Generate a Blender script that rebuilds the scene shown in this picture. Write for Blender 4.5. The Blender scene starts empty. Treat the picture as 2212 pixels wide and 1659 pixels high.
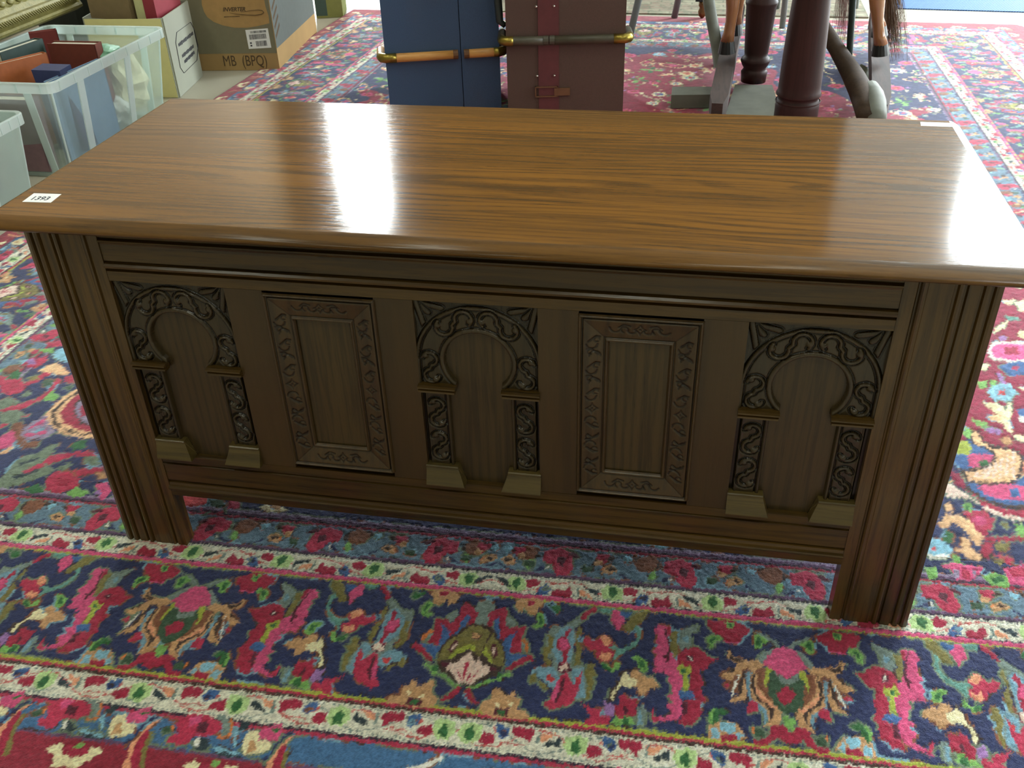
import bpy, bmesh, math, random
import numpy as np
from mathutils import Vector, Matrix

# ---------------------------------------------------------------- camera, world, light, exposure
scn = bpy.context.scene
COL = scn.collection
CX, CY, FPX = 1106.0, 829.5, 2043.7
CAM = np.array([0.2496, -1.0019, 1.0464])
CR = np.array([[0.98297904, 0.18149096, -0.0285175],
               [-0.07715907, 0.54870537, 0.83244753],
               [-0.1667294, 0.81607809, -0.55336955]])      # right, up, forward
cam = bpy.data.cameras.new('camera'); cam_o = bpy.data.objects.new('camera', cam); COL.objects.link(cam_o)
cam.sensor_width = 36; cam.lens = FPX / 2212 * 36; cam.clip_start = 0.02
cam_o.matrix_world = Matrix([[CR[0][i], CR[1][i], -CR[2][i], CAM[i]] for i in range(3)] + [[0, 0, 0, 1]])
scn.camera = cam_o

world = bpy.data.worlds.new('world'); scn.world = world; world.use_nodes = True
bg = world.node_tree.nodes['Background']; bg.inputs[0].default_value = (0.80, 0.90, 1.0, 1); bg.inputs[1].default_value = 1.0

def area(name, loc, size, power, color, rot):
    l = bpy.data.lights.new(name, 'AREA'); l.shape = 'RECTANGLE'; l.size, l.size_y = size; l.energy = power; l.color = color
    o = bpy.data.objects.new(name, l); COL.objects.link(o); o.location = loc; o.rotation_euler = rot
    return o
# daylight through the shop front: a narrow window left, a wide glazed door right, and the side window
area('window_light_left', (-2.19, 5.62, 1.75), (0.36, 2.7), 170, (0.90, 0.98, 1.0), (math.radians(-90), 0, 0))
area('window_light_right', (3.35, 5.62, 1.65), (2.5, 2.9), 820, (0.86, 0.96, 1.0), (math.radians(-90), 0, 0))
area('window_light_side', (4.9, 2.8, 1.7), (3.4, 2.2), 240, (0.90, 0.97, 1.0), (math.radians(90), 0, math.radians(90)))
LAMPS = [(-2.3, 0.7), (-0.8, 0.7), (1.75, 0.7), (-1.9, -1.5), (0.1, -1.5), (2.1, -1.5)]
scn.view_settings.view_transform = 'Standard'; scn.view_settings.look = 'None'
scn.view_settings.gamma = 1; scn.view_settings.use_curve_mapping = False
scn.view_settings.exposure = 0.2

# ---------------------------------------------------------------- helpers
def at(u, v, Y):
    """point of the vertical plane y=Y seen at photo position u,v (2212x1659)"""
    d = CR.T @ np.array([(u - CX) / FPX, -(v - CY) / FPX, 1.0]); t = (Y - CAM[1]) / d[1]
    return Vector(CAM + t * d)
def atz(u, v, z=0.0):
    d = CR.T @ np.array([(u - CX) / FPX, -(v - CY) / FPX, 1.0]); t = (z - CAM[2]) / d[2]
    return Vector(CAM + t * d)
def lin(c):
    return tuple(((x / 255) / 12.92 if x <= 10 else ((x / 255 + 0.055) / 1.055) ** 2.4) for x in c)
def tagp(o, label=None, cat=None, group=None, kind=None):
    if label: o['label'] = label
    if cat: o['category'] = cat
    if group: o['group'] = group
    if kind: o['kind'] = kind
    return o
def thing(name, label, cat, loc=(0, 0, 0), rz=0, group=None):
    o = bpy.data.objects.new(name, None); COL.objects.link(o); o.location = loc; o.rotation_euler = (0, 0, rz)
    o.empty_display_size = 0.05
    return tagp(o, label, cat, group)
def mesh_obj(name, verts, faces, m, parent=None, smooth=False):
    me = bpy.data.meshes.new(name); me.from_pydata([tuple(v) for v in verts], [], faces); me.update()
    o = bpy.data.objects.new(name, me); COL.objects.link(o)
    if m: me.materials.append(m)
    if parent: o.parent = parent
    if smooth: me.polygons.foreach_set('use_smooth', [True] * len(me.polygons))
    return o
def obj(name, bm, m, parent=None, smooth=False, bevel=0, seg=2):
    if bevel:
        bmesh.ops.bevel(bm, geom=[e for e in bm.edges if e.calc_face_angle(0) > 0.6], offset=bevel, segments=seg, affect='EDGES', profile=0.5)
    bmesh.ops.recalc_face_normals(bm, faces=bm.faces)
    me = bpy.data.meshes.new(name); bm.to_mesh(me); bm.free()
    o = bpy.data.objects.new(name, me); COL.objects.link(o)
    if m: me.materials.append(m)
    if parent: o.parent = parent
    if smooth: me.polygons.foreach_set('use_smooth', [True] * len(me.polygons))
    return o
def addbox(bm, x0, x1, y0, y1, z0, z1, M=None):
    vs = [bm.verts.new(Vector(p) if M is None else M @ Vector(p)) for p in
          [(x0, y0, z0), (x1, y0, z0), (x1, y1, z0), (x0, y1, z0), (x0, y0, z1), (x1, y0, z1), (x1, y1, z1), (x0, y1, z1)]]
    for f in [(0, 3, 2, 1), (4, 5, 6, 7), (0, 1, 5, 4), (1, 2, 6, 5), (2, 3, 7, 6), (3, 0, 4, 7)]: bm.faces.new([vs[i] for i in f])
def box(name, x0, x1, y0, y1, z0, z1, m, parent=None, bevel=0.0, M=None, seg=2):
    bm = bmesh.new(); addbox(bm, x0, x1, y0, y1, z0, z1, M); return obj(name, bm, m, parent, bevel=bevel, seg=seg)
def addprism(bm, pts, d):
    """closed polygon pts (3d) extruded by vector d"""
    a = [bm.verts.new(Vector(p)) for p in pts]; b = [bm.verts.new(Vector(p) + Vector(d)) for p in pts]; n = len(pts)
    bm.faces.new(a[::-1]); bm.faces.new(b)
    for i in range(n): bm.faces.new([a[i], a[(i + 1) % n], b[(i + 1) % n], b[i]])
def prism(name, pts, d, m, parent=None, bevel=0):
    bm = bmesh.new(); addprism(bm, pts, d); return obj(name, bm, m, parent, bevel=bevel)
def addlathe(bm, prof, c=(0, 0, 0), n=32, caps=True):
    rings = []
    for r, z in prof: rings.append([bm.verts.new((c[0] + r * math.cos(2 * math.pi * k / n), c[1] + r * math.sin(2 * math.pi * k / n), c[2] + z)) for k in range(n)])
    for a, b in zip(rings, rings[1:]):
        for k in range(n): bm.faces.new([a[k], a[(k + 1) % n], b[(k + 1) % n], b[k]])
    if caps: bm.faces.new(rings[0][::-1]); bm.faces.new(rings[-1])
def addtube(bm, pts, rad, n=10, flat=1.0, cap=True):
    """tube through points, radii list; flat squashes the second axis"""
    pts = [Vector(p) for p in pts]; rings = []
    if not hasattr(rad, '__len__'): rad = [rad] * len(pts)
    up = None
    for i, p in enumerate(pts):
        t = (pts[min(i + 1, len(pts) - 1)] - pts[max(i - 1, 0)]).normalized()
        if up is None: up = Vector((0, 0, 1)) if abs(t.z) < 0.9 else Vector((0, 1, 0))
        s = t.cross(up).normalized(); u2 = s.cross(t).normalized(); up = u2
        rings.append([bm.verts.new(p + s * math.cos(2 * math.pi * k / n) * rad[i] + u2 * math.sin(2 * math.pi * k / n) * rad[i] * flat) for k in range(n)])
    for a, b in zip(rings, rings[1:]):
        for k in range(n): bm.faces.new([a[k], a[(k + 1) % n], b[(k + 1) % n], b[k]])
    if cap: bm.faces.new(rings[0][::-1]); bm.faces.new(rings[-1])

# ---------------------------------------------------------------- materials
def newmat(name):
    m = bpy.data.materials.new(name); m.use_nodes = True; nt = m.node_tree
    return m, nt, nt.nodes['Principled BSDF']
def nd(nt, t, **k):
    n = nt.nodes.new(t)
    for a, b in k.items(): setattr(n, a, b)
    return n
def mth(nt, op, a, b=None, c=None):
    n = nd(nt, 'ShaderNodeMath', operation=op)
    for i, x in enumerate((a, b, c)):
        if x is None: continue
        if isinstance(x, (int, float)): n.inputs[i].default_value = x
        else: nt.links.new(x, n.inputs[i])
    return n.outputs[0]
def mixc(nt, f, a, b, mode='MIX'):
    n = nd(nt, 'ShaderNodeMix', data_type='RGBA', blend_type=mode)
    for i, x in ((0, f), (6, a), (7, b)):
        if isinstance(x, (int, float)): n.inputs[i].default_value = x
        elif isinstance(x, tuple): n.inputs[i].default_value = x if len(x) == 4 else x + (1,)
        else: nt.links.new(x, n.inputs[i])
    return n.outputs[2]
def noise(nt, vec, scale, detail=3, rough=0.5, dist=0.0):
    n = nd(nt, 'ShaderNodeTexNoise'); n.inputs['Scale'].default_value = scale; n.inputs['Detail'].default_value = detail
    n.inputs['Roughness'].default_value = rough; n.inputs['Distortion'].default_value = dist
    if vec is not None: nt.links.new(vec, n.inputs['Vector'])
    return n.outputs['Fac']
def mapped(nt, scale, loc=(0, 0, 0), rot=(0, 0, 0)):
    tc = nd(nt, 'ShaderNodeTexCoord'); mp = nd(nt, 'ShaderNodeMapping')
    mp.inputs['Scale'].default_value = scale; mp.inputs['Location'].default_value = loc; mp.inputs['Rotation'].default_value = rot
    nt.links.new(tc.outputs['Object'], mp.inputs[0]); return mp.outputs[0]
def ramp(nt, f, p0, p1):
    n = nd(nt, 'ShaderNodeMapRange'); n.inputs[1].default_value = p0; n.inputs[2].default_value = p1; n.interpolation_type = 'SMOOTHSTEP'
    nt.links.new(f, n.inputs[0]); return n.outputs[0]
def bump(nt, b, h, strength, dist=0.001):
    n = nd(nt, 'ShaderNodeBump'); n.inputs['Strength'].default_value = strength; n.inputs['Distance'].default_value = dist
    nt.links.new(h, n.inputs['Height']); nt.links.new(n.outputs[0], b.inputs['Normal'])
def plain(name, col, rough=0.6, metal=0.0, var=0.08, scale=40, bmp=0.0, spec=0.5):
    m, nt, b = newmat(name); c = lin(col)
    f = noise(nt, mapped(nt, (1, 1, 1)), scale, 4)
    out = mixc(nt, f, tuple(x * (1 - var * 2) for x in c), tuple(min(1, x * (1 + var * 2)) for x in c))
    nt.links.new(out, b.inputs['Base Color']); b.inputs['Roughness'].default_value = rough; b.inputs['Metallic'].default_value = metal
    b.inputs['Specular IOR Level'].default_value = spec
    if bmp: bump(nt, b, noise(nt, mapped(nt, (1, 1, 1)), scale * 6, 3), bmp)
    return m
def wood(name, light, mid, dark, axis='X', rough=0.4, ring=60.0, coat=0.0, seed=0.0, patina=False, wav=30.0, poredark=0.55, bandk=.5, streakk=.45, bmp=.25):
    """open-grained oak: long wavy growth bands, short dark pores, fine fibre"""
    m, nt, b = newmat(name)
    sc = {'X': (1, 8, 8), 'Z': (8, 8, 1), 'Y': (8, 1, 8)}[axis]
    v = mapped(nt, sc, loc=(seed, seed * 1.7, seed * 0.6))
    cross = {'X': 1, 'Z': 0, 'Y': 0}[axis]
    tc = nd(nt, 'ShaderNodeTexCoord'); sep = nd(nt, 'ShaderNodeSeparateXYZ'); nt.links.new(tc.outputs['Object'], sep.inputs[0])
    cr = mth(nt, 'ADD', sep.outputs[cross], sep.outputs[2 if axis != 'Z' else 1])
    big = noise(nt, v, 0.9, 2, 0.45, 0.3)
    s = mth(nt, 'SINE', mth(nt, 'ADD', mth(nt, 'MULTIPLY', cr, ring), mth(nt, 'MULTIPLY', big, wav)))
    broad = noise(nt, mapped(nt, tuple(x * (0.9 if x > 1 else 1.3) for x in sc), loc=(seed, 3, 1)), 1.0, 3)
    modl = ramp(nt, noise(nt, mapped(nt, tuple(x * (1.6 if x > 1 else 2.2) for x in sc), loc=(7, seed, 2)), 1.0, 2), 0.38, 0.62)
    band = mth(nt, 'MULTIPLY', ramp(nt, s, 0.0, 1.0), mth(nt, 'ADD', mth(nt, 'MULTIPLY', modl, 0.75), 0.15))
    streak = ramp(nt, noise(nt, mapped(nt, tuple(x * (17 if x > 1 else 5.5) for x in sc), loc=(seed, 0, 5)), 1.0, 4, 0.65, 0.25), 0.47, 0.63)
    fine = noise(nt, mapped(nt, tuple(x * (60 if x > 1 else 9) for x in sc)), 1.0, 3, 0.6)
    pores = ramp(nt, noise(nt, mapped(nt, tuple(x * (95 if x > 1 else 30) for x in sc)), 1.0, 2, 0.6), 0.56, 0.68)
    c = mixc(nt, ramp(nt, broad, 0.3, 0.7), lin(mid), lin(light))
    c = mixc(nt, mth(nt, 'MULTIPLY', band, bandk), c, lin(dark))
    c = mixc(nt, mth(nt, 'MULTIPLY', streak, streakk), c, lin(dark))
    c = mixc(nt, mth(nt, 'MULTIPLY', fine, 0.4), c, lin(mid))
    pf = mth(nt, 'MULTIPLY', pores, mth(nt, 'ADD', mth(nt, 'MULTIPLY', band, 0.7), 0.3))
    c = mixc(nt, mth(nt, 'MULTIPLY', pf, poredark), c, tuple(x * 0.35 for x in lin(dark)))
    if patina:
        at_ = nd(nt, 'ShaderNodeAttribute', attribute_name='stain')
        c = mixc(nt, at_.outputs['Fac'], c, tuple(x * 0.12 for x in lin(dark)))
    nt.links.new(c, b.inputs['Base Color'])
    b.inputs['Roughness'].default_value = rough
    b.inputs['Coat Weight'].default_value = coat; b.inputs['Coat Roughness'].default_value = 0.16
    h = mth(nt, 'SUBTRACT', mth(nt, 'MULTIPLY', fine, 0.5), mth(nt, 'MULTIPLY', pores, 0.6))
    bump(nt, b, h, bmp, 0.0004)
    return m

OAK_L = (94, 70, 28); OAK_M = (68, 50, 21); OAK_D = (29, 22, 13)
M_lid = wood('lid_oak', (134, 90, 36), (106, 72, 31), (54, 41, 28), 'X', rough=0.10, bmp=.07, ring=330, coat=0.0, wav=62, seed=2.3, bandk=.78, streakk=.5)
M_edge = wood('lid_edge_oak', (122, 84, 36), (94, 66, 30), (46, 34, 20), 'X', rough=0.22, bmp=.12, ring=300, coat=0.0, seed=5.1)
M_edge.node_tree.nodes['Principled BSDF'].inputs['Specular IOR Level'].default_value = .22
M_oakx = wood('oak_rail', OAK_L, OAK_M, OAK_D, 'X', rough=0.24, bmp=.15, ring=350, seed=1.0)
M_oakz = wood('oak_stile', (98, 73, 35), (72, 54, 26), OAK_D, 'Z', rough=0.26, bmp=.15, ring=350, seed=4.0)
M_oakm = wood('oak_muntin', (78, 58, 27), (60, 45, 21), (42, 31, 15), 'Z', rough=0.32, ring=110, seed=7.0, poredark=0.2, streakk=.15, wav=14)
M_oakf = wood('oak_field', (82, 66, 35), (66, 52, 28), (34, 27, 15), 'Z', rough=0.34, ring=520, wav=10, seed=9.0, streakk=.6)
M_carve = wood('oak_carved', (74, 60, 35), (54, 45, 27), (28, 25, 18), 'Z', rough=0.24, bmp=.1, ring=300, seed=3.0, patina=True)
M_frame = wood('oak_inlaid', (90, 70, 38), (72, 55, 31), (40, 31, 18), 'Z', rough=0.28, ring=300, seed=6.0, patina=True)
M_splay_lit = wood('oak_splay_lit', (112, 94, 48), (88, 74, 38), (50, 41, 22), 'X', rough=0.28, ring=300, seed=8.0)  # oak made paler: highlight of the upturned bases put into the colour
M_dark = plain('dark_wood', (40, 27, 18), 0.5)

# ---------------------------------------------------------------- room
def room():
    m, nt, b = newmat('floor_screed')
    n1 = noise(nt, mapped(nt, (1, 1, 1)), 2.5, 5); n2 = noise(nt, mapped(nt, (1, 1, 1)), 160, 3)
    c = mixc(nt, n1, lin((178, 172, 156)), lin((196, 190, 172))); c = mixc(nt, mth(nt, 'MULTIPLY', n2, 0.3), c, lin((150, 146, 132)))
    nt.links.new(c, b.inputs['Base Color']); b.inputs['Roughness'].default_value = 0.45
    mw = plain('wall_paint', (140, 134, 116), 0.85, var=0.03, scale=3)
    mc = plain('ceiling_paint', (150, 150, 140), 0.9, var=0.03, scale=3)
    mf = plain('window_frame_paint', (215, 218, 220), 0.4, var=0.02)
    mg, nt, b = newmat('glass'); nt.nodes.remove(b)
    tr = nd(nt, 'ShaderNodeBsdfTransparent'); gl = nd(nt, 'ShaderNodeBsdfGlossy'); gl.inputs['Roughness'].default_value = 0.02
    mx = nd(nt, 'ShaderNodeMixShader'); mx.inputs[0].default_value = 0.06
    nt.links.new(tr.outputs[0], mx.inputs[1]); nt.links.new(gl.outputs[0], mx.inputs[2]); nt.links.new(mx.outputs[0], nt.nodes['Material Output'].inputs[0])
    st = lambda o: tagp(o, kind='structure')
    X0, X1, Y0, Y1, H = -2.75, 4.8, -4.2, 5.5, 3.25
    st(box('floor', X0 - .2, X1 + .2, Y0 - .2, Y1 + .2, -0.1, 0.0, m))
    st(box('ceiling', X0 - .2, X1 + .2, Y0 - .2, Y1 + .2, H, H + 0.1, mc))
    def wall(name, spans, fixed, a0, a1, axis, mw=mw):
        """wall with openings; spans = (lo, hi, z0, z1)"""
        bm = bmesh.new()
        def bx(p, q, z0, z1):
            if q - p < 1e-4 or z1 - z0 < 1e-4: return
            if axis == 'x': addbox(bm, p, q, fixed[0], fixed[1], z0, z1)
            else: addbox(bm, fixed[0], fixed[1], p, q, z0, z1)
        cur = a0
        for lo, hi, z0, z1 in spans:
            bx(cur, lo, 0, H); bx(lo, hi, 0, z0); bx(lo, hi, z1, H); cur = hi
        bx(cur, a1, 0, H)
        return st(obj(name, bm, mw))
    wall('wall_back', [(-2.42, -1.96, 0.3, 3.15), (2.05, 4.65, 0.02, 3.15)], (Y1, Y1 + 0.1), X0, X1, 'x', plain('wall_panelling', (112, 98, 78), 0.8, var=.05, scale=4))
    wall('wall_front', [], (Y0 - 0.1, Y0), X0, X1, 'x')
    wall('wall_left', [], (X0 - 0.1, X0), Y0, Y1, 'y', plain('wall_cladding', (122, 110, 90), 0.8, var=.05, scale=4))
    st(box('reflection_panel_1', 1.25, 2.045, Y1 - .03, Y1 - .001, 0.01, 3.2, mf, bevel=.004))  # unseen pale panel, added so the lid reflects a soft veil
    wall('wall_right', [(1.05, 4.55, 0.6, 2.85)], (X1, X1 + 0.1), Y0, Y1, 'y')
    def glazing(name, p0, p1, z0, z1, n, axis, at_):
        bm = bmesh.new(); w = 0.05
        for k in range(n + 1):
            c = p0 + (p1 - p0) * k / n
            c = min(max(c, p0 + w / 2), p1 - w / 2)
            if axis == 'x': addbox(bm, c - w / 2, c + w / 2, at_ + .02, at_ + .07, z0, z1)
            else: addbox(bm, at_ + .02, at_ + .07, c - w / 2, c + w / 2, z0, z1)
        for z in (z0, z1 - w):
            if axis == 'x': addbox(bm, p0, p1, at_ + .02, at_ + .07, z, z + w)
            else: addbox(bm, at_ + .02, at_ + .07, p0, p1, z, z + w)
        o = st(obj(name, bm, mf)); bm = bmesh.new()
        if axis == 'x': addbox(bm, p0 + w, p1 - w, at_ + .043, at_ + .047, z0 + w, z1 - w)
        else: addbox(bm, at_ + .043, at_ + .047, p0 + w, p1 - w, z0 + w, z1 - w)
        obj('pane', bm, mg, o)
    glazing('window_1', -2.42, -1.96, 0.3, 3.15, 1, 'x', Y1)
    glazing('door_1', 2.05, 4.65, 0.02, 3.15, 2, 'x', Y1)
    glazing('window_2', 1.05, 4.55, 0.6, 2.85, 3, 'y', X1)
    me_, nt, b = newmat('lamp_diffuser'); b.inputs['Base Color'].default_value = (0.8, 0.8, 0.8, 1)
    b.inputs['Emission Color'].default_value = (0.97, 1.0, 0.84, 1); b.inputs['Emission Strength'].default_value = 19.0
    for i, (x, y) in enumerate(LAMPS):
        t = thing('ceiling_light', 'white fluorescent ceiling light ' + ('above the plastic crates', 'above the chest', 'right of the chest near the side window', 'behind the camera to the left', 'straight behind the camera', 'behind the camera to the right')[i], 'lamp', (x, y, H), 0, 'fluorescent ceiling lights')
        box('housing', -.08, .08, -.65, .65, -.07, 0, mf, t, bevel=.004)
        box('diffuser', -.055, .055, -.62, .62, -.095, -.07, me_, t, bevel=.006)
room()

# ---------------------------------------------------------------- rug
PAL = {'N': (34, 44, 86), 'C': (158, 30, 60), 'R': (176, 42, 74), 'P': (204, 76, 122), 'p': (222, 92, 150), 'M': (84, 22, 42), 'm': (140, 24, 58),
       'T': (192, 148, 104), 'T1': (112, 152, 172), 'l': (132, 184, 206), 'B': (58, 96, 150), 'G': (44, 100, 52), 'g': (52, 80, 56), 'H': (118, 170, 88),
       'h': (178, 208, 142), 'Y': (160, 172, 62), 'c': (232, 220, 176), 'w': (226, 224, 212), 'D': (232, 202, 188), 'K': (62, 44, 34), 'K2': (38, 54, 60),
       'L': (120, 112, 56), 'W': (118, 136, 130), 'W2': (106, 122, 100), 'S': (226, 154, 118), 's': (230, 182, 136), 'O': (204, 116, 54), 'E': (192, 60, 62),
       'U': (126, 78, 52), 'V': (152, 112, 170), 'V2': (142, 128, 154), 'A': (98, 150, 140), 'r': (192, 92, 88), 'X': (216, 214, 196), 'F': (140, 26, 56),
       'Q': (62, 104, 146), 'Z': (94, 122, 142), 'e': (138, 30, 50), 'q': (96, 66, 100), 'k': (44, 34, 52)}
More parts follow.
